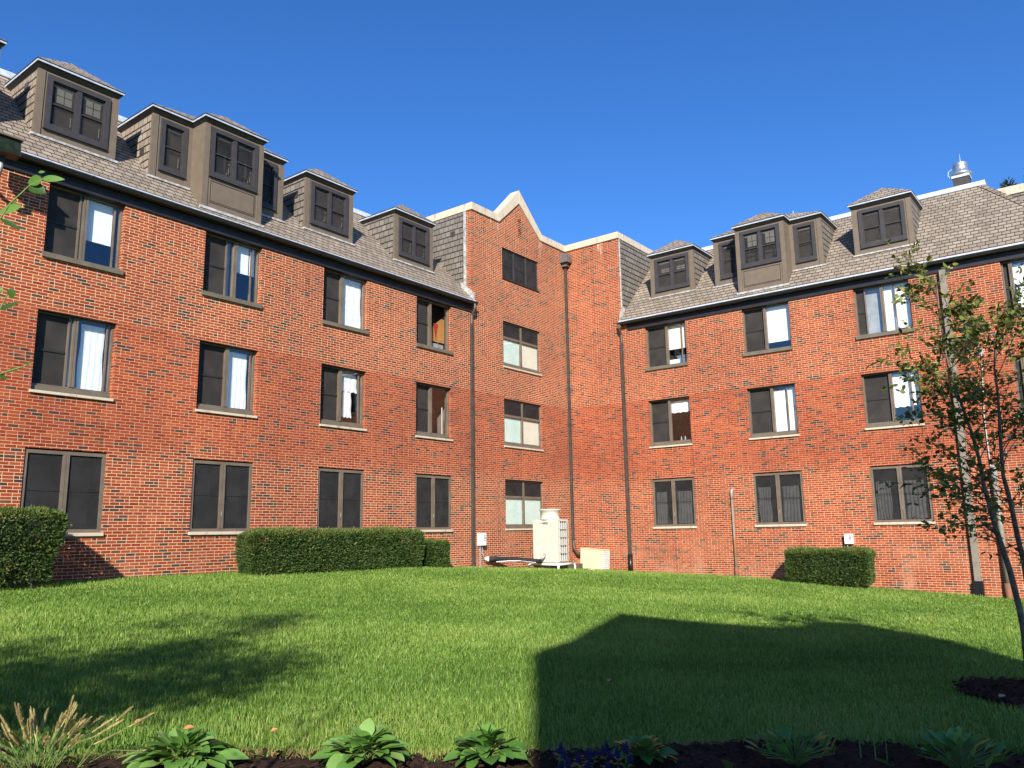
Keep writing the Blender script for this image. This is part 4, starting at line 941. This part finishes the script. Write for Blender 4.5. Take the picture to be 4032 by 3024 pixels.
# ------------------------------------------------------------------ young birch at the right
def frac(path, t):
    t = max(0, min(.9999, t)) * (len(path) - 1); i = int(t); f = t - i; return Vector(path[i]).lerp(Vector(path[i + 1]), f)
def birch():
    A = [(-16.0, -16.30, -.70), (-16.147, -16.332, .01), (-16.202, -16.326, .231), (-16.317, -16.296, .624), (-16.392, -16.266, .846), (-16.469, -16.233, 1.067), (-16.551, -16.209, 1.338), (-16.605, -16.191, 1.509), (-16.673, -16.185, 1.78), (-16.74, -16.165, 2.001), (-16.817, -16.132, 2.222), (-16.948, -16.071, 2.582), (-17.027, -16.047, 2.842), (-17.12, -16.044, 3.232), (-17.20, -16.06, 3.62)]
    B = [(-15.90, -16.36, -.72), (-15.78, -16.385, .072), (-15.885, -16.382, .707), (-15.966, -16.361, .987), (-16.032, -16.352, 1.24), (-16.09, -16.339, 1.445), (-16.146, -16.32, 1.623), (-16.211, -16.343, 1.978), (-16.251, -16.361, 2.209), (-16.294, -16.383, 2.466), (-16.36, -16.388, 2.762), (-16.38, -16.44, 3.03), (-16.40, -16.51, 3.4)]
    C3 = [(-15.88, -16.5, -.72), (-15.70, -16.75, .3), (-15.60, -16.95, 1.1), (-15.55, -17.05, 1.9), (-15.62, -17.1, 2.6), (-15.7, -17.0, 3.2)]
    root = thing('birch_tree', 'young multi stemmed birch with sparse leaves in a mulch ring at the right edge', 'tree', (-16.0, -16.35, -.65))
    stems = [(A, .031), (B, .029), (C3, .024)]; LP = []; LU = []
    tw = MB()
    for path, r0 in stems:
        rr = [r0 * (1 - .88 * (i / (len(path) - 1)) ** 1.1) + .003 for i in range(len(path))]
        MB().tube(path, rr, 9).build('trunk', M['bark'], root, smooth=True)
    g = random.Random(5)
    def shoot(p, d, L, r, depth):
        pts = [p]; n = 6; dd = d.copy()
        for i in range(n):
            dd = (dd + Vector((g.gauss(0, .12), g.gauss(0, .12), g.gauss(.02, .10)))).normalized(); pts.append(pts[-1] + dd * L / n)
        tw.tube([tuple(q) for q in pts], [max(.0012, r * (1 - i / (n + .5))) for i in range(n + 1)], 5)
        return pts, dd
    for si, (path, r0) in enumerate(stems):
        nb = (46, 42, 30)[si]
        for i in range(nb):
            t = .28 + .72 * (i + g.random()) / nb; p = frac(path, t); az = g.uniform(0, 6.283)
            if si == 0 and g.random() < .45: az = g.uniform(2.0, 3.6)     # reaching left in view
            elv = g.uniform(.15, .95) if t > .5 else g.uniform(-.1, .6)
            d = Vector((math.cos(az) * math.cos(elv), math.sin(az) * math.cos(elv), math.sin(elv)))
            L = (g.uniform(.40, .88) if t < .85 else g.uniform(.25, .5)) * (1.15 if t < .6 else .9)
            pts, dd = shoot(p, d, L, .0075 * (1.1 - .4 * t), 0)
            for k in range(g.randint(5, 8)):
                q = pts[g.randint(2, 6)]; d2 = (dd + Vector((g.gauss(0, .6), g.gauss(0, .6), g.gauss(.05, .45)))).normalized()
                p2, _ = shoot(q, d2, g.uniform(.14, .36), .0028, 1)
                for s in range(1, 7):
                    if g.random() < (.95 if t > .62 else .62):
                        for _k in range(1 if s < 4 else 2): LP.append(p2[s]); LU.append((d2 + Vector((g.gauss(0, .7), g.gauss(0, .7), g.gauss(-.35, .5)))).normalized())
            for s in range(2, 7):
                if g.random() < .7: LP.append(pts[s]); LU.append((dd + Vector((g.gauss(0, .8), g.gauss(0, .8), g.gauss(-.35, .5)))).normalized())
    tw.build('twigs', M['twig'], root)
    P = np.array([tuple(p) for p in LP]); U = np.array([tuple(u) for u in LU]); n = len(P)
    N = unit(np.cross(U, npr.normal(0, 1, P.shape))); tone = np.clip(npr.normal(.45, .20, n), 0, .85); yl = npr.random(n) < .08; tone[yl] = npr.uniform(.8, 1, yl.sum())
    L = npr.uniform(.034, .080, n); S = np.cross(N, U); Wd = (L * .66)[:, None]; P = P + U * .012; L = L[:, None]
    V = np.stack([P, P + U * L * .25 + S * Wd * .42 + N * Wd * .12, P + U * L * .55 + S * Wd * .40 + N * Wd * .13, P + U * L, P + U * L * .55 - S * Wd * .40 + N * Wd * .13, P + U * L * .25 - S * Wd * .42 + N * Wd * .12], 1)
    b = np.arange(n)[:, None] * 6
    npmesh('leaves', V.reshape(-1, 3), [b + np.array([[0, 1, 2, 3]]), b + np.array([[0, 3, 4, 5]])], M['birch'], root, np.repeat(tone, 6))
birch()

# ------------------------------------------------------------------ broad leaves close to the camera
def broad_leaf(mb, base, tip, w, nrm, curl=.25, n=7, tones=None, tone=.5, fold=.18):
    base, tip = Vector(base), Vector(tip); L = (tip - base).length; u = (tip - base).normalized(); nrm = Vector(nrm); s = u.cross(nrm).normalized(); nn = s.cross(u)
    k0 = len(mb.v)
    for i in range(n + 1):
        t = i / n; hw = w * .5 * (math.sin(math.pi * min(1, t ** .8 * .98 + .01)) ** .8) if 0 < i < n else .0008
        c = base + u * (L * t) - nn * (curl * L * t * t) + nn * (curl * .5 * L * t)
        for sx, f in ((-1, fold), (0, 0), (1, fold)): mb.v.append(tuple(c + s * (hw * sx) + nn * (hw * f)))
        if tones is not None: tones += [tone] * 3
    for i in range(n):
        for j in range(2): a = k0 + i * 3 + j; mb.f.append((a, a + 1, a + 4, a + 3))
def build_leaves(name, mb, mat, parent, tones):
    o = mb.build(name, mat, parent, smooth=True); a = o.data.attributes.new('tone', 'FLOAT', 'POINT'); a.data.foreach_set('value', np.array(tones, np.float32)); return o
def near_shrub():
    root = thing('young_tree', 'leafy branch of a young tree reaching in at the left edge', 'tree', (-25.62, -14.95, -.2))
    MB().tube([(-25.62, -14.95, -.3), (-25.64, -14.97, .6), (-25.61, -14.96, 1.4), (-25.60, -15.02, 2.1), (-25.58, -15.0, 2.8)], [.022, .019, .015, .010, .004], 9).build('trunk', M['bark'], root, smooth=True)
    tw = MB()
    t1 = [(-25.61, -14.96, 1.55), (-25.577, -15.146, 1.798), (-25.547, -15.204, 1.86), (-25.526, -15.25, 1.918), (-25.516, -15.273, 1.957), (-25.49, -15.322, 2.005), (-25.472, -15.349, 2.02)]
    t2 = [(-25.61, -14.96, 1.5), (-25.499, -15.038, 1.657), (-25.469, -15.095, 1.713), (-25.457, -15.112, 1.718), (-25.447, -15.142, 1.774)]
    t3 = [(-25.62, -14.96, 1.3), (-25.477, -15.018, 1.493), (-25.44, -15.08, 1.541), (-25.426, -15.101, 1.55), (-25.399, -15.14, 1.563), (-25.381, -15.166, 1.576)]
    for t in (t1, t2, t3): tw.tube(t, [.004] + [.0022] * (len(t) - 2) + [.0012], 6)
    g = random.Random(3); extra = []
    for k in range(9):
        z = 1.3 + k * .15; az = g.uniform(1.0, 3.6); p = Vector((-25.61, -14.97, z)); e = p + Vector((math.cos(az), math.sin(az), .4)) * g.uniform(.25, .45); tw.tube([tuple(p), tuple((p + e) / 2 + Vector((0, 0, .03))), tuple(e)], [.004, .0025, .0012], 5); extra.append((p, e))
    tw.build('twigs', M['stem'], root)
    mb = MB(); tn = []
    for b, t, w, tone in [((-25.472, -15.349, 2.02), (-25.495, -15.317, 2.012), .030, .55), ((-25.473, -15.349, 2.021), (-25.438, -15.394, 2.02), .020, .7), ((-25.49, -15.322, 2.004), (-25.463, -15.351, 1.984), .036, .05),
                    ((-25.497, -15.297, 1.953), (-25.531, -15.248, 1.937), .023, 1.0), ((-25.525, -15.251, 1.921), (-25.49, -15.288, 1.893), .017, .05), ((-25.481, -15.344, 2.038), (-25.471, -15.356, 2.039), .008, .5), ((-25.512, -15.28, 1.962), (-25.504, -15.292, 1.965), .008, .4),
                    ((-25.447, -15.142, 1.774), (-25.44, -15.143, 1.747), .021, .25), ((-25.457, -15.112, 1.718), (-25.428, -15.155, 1.737), .015, .05), ((-25.426, -15.101, 1.549), (-25.399, -15.14, 1.563), .009, .1), ((-25.396, -15.146, 1.571), (-25.381, -15.166, 1.576), .007, .05),
                    ((-25.436, -15.087, 1.545), (-25.42, -15.102, 1.53), .015, .1), ((-25.468, -15.114, 1.772), (-25.457, -15.126, 1.768), .013, .8)]:
        v = (Vector(b) - Vector(CAM)).normalized(); n = -v + Vector((g.uniform(-.3, .3), g.uniform(-.3, .3), .45)); broad_leaf(mb, b, t, w, n, .1, 7, tn, tone)
    for p, e in extra:
        for k in range(6):
            q = p.lerp(e, .3 + .13 * k); a = g.uniform(0, 6.28); t = q + Vector((math.cos(a), math.sin(a), g.uniform(-.5, .3))) * g.uniform(.035, .05); broad_leaf(mb, q, t, .024, (g.uniform(-.5, .5), g.uniform(-.5, .5), 1), .15, 6, tn, g.random())
    build_leaves('leaves', mb, M['near'], root, tn)
near_shrub()

def hosta(x, y, R, H, n, label, seed, upright=0, mat='hosta', wide=.5, tb=.5):
    g = random.Random(seed); z = float(gz(x, y)) + .02
    root = thing('hosta' if not upright else 'perennial', label, 'plant', (x, y, z), 'leafy plants along the front of the lawn'); mb = MB(); tn = []; sb_ = MB(); o = Vector((x, y, z))
    for i in range(n):
        f = (i + .5) / n; az = i * 2.39996 + g.uniform(-.7, .7); dh = Vector((math.cos(az), math.sin(az), 0))
        L = R * g.uniform(.28, .52)
        if upright:
            c = o + dh * (R * .8 * f ** .6) + Vector((0, 0, H * (.45 + .35 * (1 - f)) * g.uniform(.8, 1.1))); el = g.uniform(.35, 1.25); L *= .62
            t = c + (dh * math.cos(el) + Vector((g.gauss(0, .25), g.gauss(0, .25), math.sin(el)))) * L
            b = c
        else:
            el = 1.15 - 1.35 * f ** .8 + g.gauss(0, .28)                 # leaf pitch: upright in the middle, drooping at the rim
            b = o + dh * (R * .55 * f ** .8) + Vector((0, 0, H * (.80 - .45 * f) * g.uniform(.85, 1.1)))
            t = b + (dh * math.cos(el) + Vector((g.gauss(0, .12), g.gauss(0, .12), math.sin(el) * .75))) * L
            t.z = max(t.z, z + .015)
        nr = Vector((0, 0, 1)) - dh * (.55 * math.sin(max(0, el))) + Vector((g.gauss(0, .22), g.gauss(0, .22), 0))
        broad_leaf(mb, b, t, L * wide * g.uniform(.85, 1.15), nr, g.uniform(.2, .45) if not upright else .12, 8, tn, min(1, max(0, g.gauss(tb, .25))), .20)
        sb_.tube([tuple(o + dh * .02), tuple((b + o) / 2 + Vector((0, 0, .02))), tuple(b)], .004, 5)
    sb_.build('stalks', M['stem'], root); build_leaves('leaves', mb, M[mat], root, tn)
hosta(-23.40, -12.72, .37, .15, 115, 'light green hosta in sun beside the tan ornamental grass', 1, 0, 'hosta', .60, .65)
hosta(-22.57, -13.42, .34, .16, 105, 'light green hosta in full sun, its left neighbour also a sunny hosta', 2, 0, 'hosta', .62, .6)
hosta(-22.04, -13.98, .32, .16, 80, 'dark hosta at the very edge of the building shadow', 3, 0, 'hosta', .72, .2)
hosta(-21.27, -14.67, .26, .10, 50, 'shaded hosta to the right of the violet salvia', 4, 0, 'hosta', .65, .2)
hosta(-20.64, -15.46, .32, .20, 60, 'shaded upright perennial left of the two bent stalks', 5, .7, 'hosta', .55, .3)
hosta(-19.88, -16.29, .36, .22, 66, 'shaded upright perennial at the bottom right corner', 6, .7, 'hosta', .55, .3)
def salvia(x, y, n, R, label, seed):
    g = random.Random(seed); z = float(gz(x, y)) + .02; root = thing('salvia', label, 'flower', (x, y, z), 'violet salvia clumps in the shade'); fl = MB(); stm = MB(); lf = MB(); tn = []
    for i in range(n):
        a, r = g.uniform(0, 6.28), R * math.sqrt(g.random()); px, py = x + r * math.cos(a), y + r * math.sin(a); h = g.uniform(.05, .14)
        tp = (px + g.uniform(-.04, .04), py + g.uniform(-.04, .04), z + h); MB().tube([(px, py, z), tp], .003, 5).build('stem', M['stem'], root)
        fl = MB()
        for k in range(7):
            t = .55 + .45 * k / 6; c = Vector((px, py, z)).lerp(Vector(tp), t); rr = .012 * (1.3 - .8 * k / 6)
            for q in range(4): b = q * 1.57 + k * .6; fl.tube([tuple(c), tuple(c + Vector((math.cos(b), math.sin(b), .5)) * rr * 1.3)], [rr * .6, rr * .35], 5)
        fl.build('flower_spike', M['salvia'], root)
        for k in range(6):
            b = g.uniform(0, 6.28); q = Vector((px, py, z)).lerp(Vector(tp), g.uniform(.05, .55)); broad_leaf(lf, q, q + Vector((math.cos(b), math.sin(b), .3)) * .05, .018, (0, 0, 1), .3, 4, tn, .3)
    build_leaves('leaves', lf, M['hosta'], root, tn)
salvia(-21.82, -14.46, 14, .20, 'violet salvia clump right of the dark hosta', 1); salvia(-21.58, -14.62, 13, .18, 'violet salvia clump left of the shaded hosta', 2)
def fountain_grass():
    g = random.Random(8); x0, y0 = -24.02, -12.22; z = float(gz(x0, y0)); root = thing('fountain_grass', 'ornamental grass clump with tan seed heads at the bottom left corner', 'grass plant', (x0, y0, z))
    st_, hd, bl, tn = MB(), MB(), MB(), []
    heads = []
    for i in range(46):
        a = g.uniform(0, 6.28); r = g.uniform(.03, .26); L = g.uniform(.12, .27); px, py = x0 + .12 * math.cos(a) * g.random(), y0 + .12 * math.sin(a) * g.random()
        heads.append((Vector((px, py, z)), Vector((math.cos(a) * r, math.sin(a) * r, L * (1.05 - .8 * r)))))
    heads += [(Vector((x0 + .15, y0 - .15, z)), Vector((.14, -.16, .27))), (Vector((x0 + .15, y0 - .15, z)), Vector((.20, -.20, .23))), (Vector((x0 + .2, y0 - .1, z)), Vector((.24, -.26, .08)))]
    for p, v in heads:
        m = p + v * .5 + Vector((0, 0, .05)); e = p + v; st_.tube([tuple(p), tuple(m), tuple(e)], [.0025, .002, .0015], 5)
        d = (v + Vector((v.x * .5, v.y * .5, 0))).normalized(); Lh = g.uniform(.10, .17)
        for k in range(170):
            t = g.random(); c = e + d * (Lh * t); b = g.uniform(0, 6.28); s = Vector((math.cos(b), math.sin(b), 0)); s = (s - d * s.dot(d)).normalized(); rr = .017 * math.sin(math.pi * (.12 + .8 * t))
            q = c + s * rr + d * .022; w = d.cross(s) * .0026; hd.poly(tuple(c - w), tuple(c + w), tuple(q))
        hd.tube([tuple(e), tuple(e + d * Lh)], [.004, .0015], 5)
    for i in range(60):
        a = g.uniform(0, 6.28); L = g.uniform(.12, .26); o = Vector((x0 + g.uniform(-.1, .1), y0 + g.uniform(-.1, .1), z)); dh = Vector((math.cos(a), math.sin(a), 0)); w = Vector((-math.sin(a), math.cos(a), 0)) * .004
        P = [o + dh * (L * .75 * t) + Vector((0, 0, L * (1.1 * t - .75 * t * t))) for t in (0, .35, .7, 1)]; k0 = len(bl.v)
        for j, q in enumerate(P): bl.v += [tuple(q - w * (1 - .3 * j)), tuple(q + w * (1 - .3 * j))]; tn += [g.random() * .8 + .2] * 2
        for j in range(3): bl.f.append((k0 + 2 * j, k0 + 2 * j + 1, k0 + 2 * j + 3, k0 + 2 * j + 2))
    st_.build('stalks', M['stem'], root); hd.build('seed_heads', M['seed'], root); build_leaves('blades', bl, M['grass'], root, tn)
fountain_grass()
def bent_stalks():
    x, y = -20.08, -15.72; z = float(gz(x, y)); t = thing('bare_stalks', 'few bare bent stalks between the two shaded perennials', 'plant', (x, y, z))
    for dx, h, bx in ((0, .26, -.03), (.10, .27, .10), (.18, .17, -.02)): MB().tube([(x + dx * .6, y - dx * .8, z - .02), (x + dx * .6 + bx * .1, y - dx * .8, z + h * .7), (x + dx * .6 + bx * .6, y - dx * .8 - bx * .5, z + h)], [.005, .004, .002], 6).build('stalk', M['stem'], t)
bent_stalks()
for i, (x, y, s, lab) in enumerate([(-23.05, -12.12, .05, 'orange fallen leaf on the grass just behind the left hosta'), (-23.2, -11.75, .035, 'brownish fallen leaf on the lawn left of the sunny hostas'), (-22.65, -12.55, .03, 'orange fallen leaf on the grass between the two sunny hostas'),
                                    (-23.62, -12.55, .035, 'orange fallen leaf on the mulch beside the ornamental grass'), (-16.95, -16.15, .05, 'yellow fallen leaf on the mulch ring under the birch'), (-19.3, -13.2, .035, 'pale fallen leaf on the shaded lawn')]):
    mb = MB(); tn = []; z = float(gz(x, y)) + .06; broad_leaf(mb, (x, y, z), (x + s, y - s, z + .02), s * 1.1, (.2, -.5, 1), .3, 6, tn, .5); tag(mb.build('fallen_leaf', M['fall'] if i != 4 else M['seed'], None, smooth=True), lab, 'leaf', 'fallen leaves')

# ------------------------------------------------------------------ what stands behind the camera and throws the lawn shadows
def sw(s, w, z): return (s * .805 + w * .593, s * .593 - w * .805, z)
def shade_building():
    s0 = -39.0; T = math.tan(EL)
    t = thing('gabled_building', 'brick building across the lawn with a stepped gable roof, throwing the big shadow', 'building', sw(s0 - 4, 1.6, 0))
    prof = [(-1.54, -21.66), (-1.45, -21.2), (-1.045, -20.3), (.012, -16.3), (1.59, -17.55), (2.66, -18.05), (3.2, -17.15), (3.63, -16.72), (4.1, -16.75), (4.40, -16.97), (4.88, -19.05), (4.90, -21.0)]
    top = [(w, -.35 + (s - s0) * T) for w, s in prof]
    mb = MB(); mb.prism([sw(s0, -1.54, -3), sw(s0, 4.9, -3)] + [sw(s0, w, z) for w, z in reversed([(-1.54, 9.0)] + [q for q in top if False] + [(4.9, 9.0)])], tuple(a - b for a, b in zip(sw(s0 - 9, 0, 0), sw(s0, 0, 0)))); mb.build('wall', M['brick'], t)
    mb = MB(); mb.prism([sw(s0, -1.54, 9.002)] + [sw(s0, w, z) for w, z in top] + [sw(s0, 4.9, 9.002)], tuple(a - b for a, b in zip(sw(s0 - 9, 0, 0), sw(s0, 0, 0)))); mb.build('roof', M['slate'], t, uv=True)
    for w0 in (-.7, 2.3):
        for z0 in (1.2, 4.1, 7.0):
            f = MB(); a, b, c, e = w0, w0 + 1.6, z0, z0 + 1.6
            for (p0, p1, q0, q1) in ((a, a + .07, c, e), (b - .07, b, c, e), (a + .07, b - .07, c, c + .07), (a + .07, b - .07, e - .07, e)):
                f.prism([sw(s0 + .002, p0, q0), sw(s0 + .002, p1, q0), sw(s0 + .002, p1, q1), sw(s0 + .002, p0, q1)], tuple(x - y for x, y in zip(sw(s0 + .06, 0, 0), sw(s0, 0, 0))))
            o = f.build('window', M['bronze'], t)
            MB().prism([sw(s0 + .004, a + .07, c + .07), sw(s0 + .004, b - .07, c + .07), sw(s0 + .004, b - .07, e - .07), sw(s0 + .004, a + .07, e - .07)], tuple(x - y for x, y in zip(sw(s0 + .02, 0, 0), sw(s0, 0, 0)))).build('pane', M['glass'], o)
shade_building()
def shade_tree(name, base, crown_c, rad, n, label, seed, mat='crown', trunk_r=.13):
    g = np.random.default_rng(seed); root = thing(name, label, 'tree', base); b = Vector(base); c = Vector(crown_c)
    MB().tube([tuple(b - Vector((0, 0, .2))), tuple(b.lerp(c, .5)), tuple(c + Vector((0, 0, rad[2] * .5)))], [trunk_r, trunk_r * .7, .02], 9).build('trunk', M['bark'], root, smooth=True)
    mb = MB(); cl = []
    for i in range(46):
        v = g.normal(0, 1, 3); v /= np.linalg.norm(v); v = v * np.array(rad) * g.uniform(.25, 1.0); e = c + Vector(v); s = b.lerp(c, g.uniform(.6, 1.05)); mb.tube([tuple(s), tuple(s.lerp(e, .5) + Vector((0, 0, .1))), tuple(e)], [.035, .02, .006], 5); cl.append(np.array(e))
    mb.build('limbs', M['bark'], root)
    k = g.integers(0, len(cl), n); P = np.array(cl)[k] + g.normal(0, .30, (n, 3)) * np.minimum(np.array(rad), 2) * .55; U = unit(g.normal(0, 1, (n, 3)) + np.array([0, 0, -.4])); N = unit(np.cross(U, g.normal(0, 1, (n, 3))))
    leaves_mesh('crown', P, N, U, g.uniform(.09, .15, n), g.uniform(.05, .09, n), M[mat], root, np.clip(g.normal(.5, .25, n), 0, 1))
p = sw(-34.6, -5.7, 0)
shade_tree('maple_tree', (p[0], p[1], .3), (p[0], p[1], 5.3), (1.7, 1.7, 2.9), 8200, 'leafy tree beside the gabled building, throwing dappled shade on the left lawn', 2)
for i, (x, y, h, lab) in enumerate([(-4, -46, 9, 'round leafy tree beyond the right wing, mirrored in the left windows'), (8, -52, 11, 'tall leafy tree beyond the right wing, second from the mirrored round one')]):
    shade_tree('leafy_tree', (x, y, -1.5), (x, y, h * .6), (3.6, 3.6, h * .38), 6000, lab, 40 + i, 'crown', .25)
def fir(x, y, top, label, seed):
    g = np.random.default_rng(seed); root = thing('fir_tree', label, 'tree', (x, y, -1), 'fir tops behind the roofs'); MB().tube([(x, y, -2), (x, y, top)], [.45, .03], 8).build('trunk', M['bark'], root)
    n = 9000; t = g.random(n) ** .8; z = top - t * (top + 1) * .8; a = g.integers(0, 9, n) * .7 + np.floor(z / .9) * 1.3 + g.normal(0, .12, n); R = (.35 + t * 4.5) * g.uniform(.1, 1, n)
    P = np.stack([x + R * np.cos(a), y + R * np.sin(a), z - R * .15], 1); U = unit(np.stack([np.cos(a), np.sin(a), g.normal(.3, .4, n)], 1)); N = unit(np.cross(U, g.normal(0, 1, (n, 3))))
    leaves_mesh('crown', P, N, U, .5, .12, M['fir'], root, g.random(n))
fir(58.0, -11.0, 32.6, 'left fir top showing over the far parapet', 1); fir(58.6, -13.0, 33.9, 'right fir top showing over the far parapet', 2)
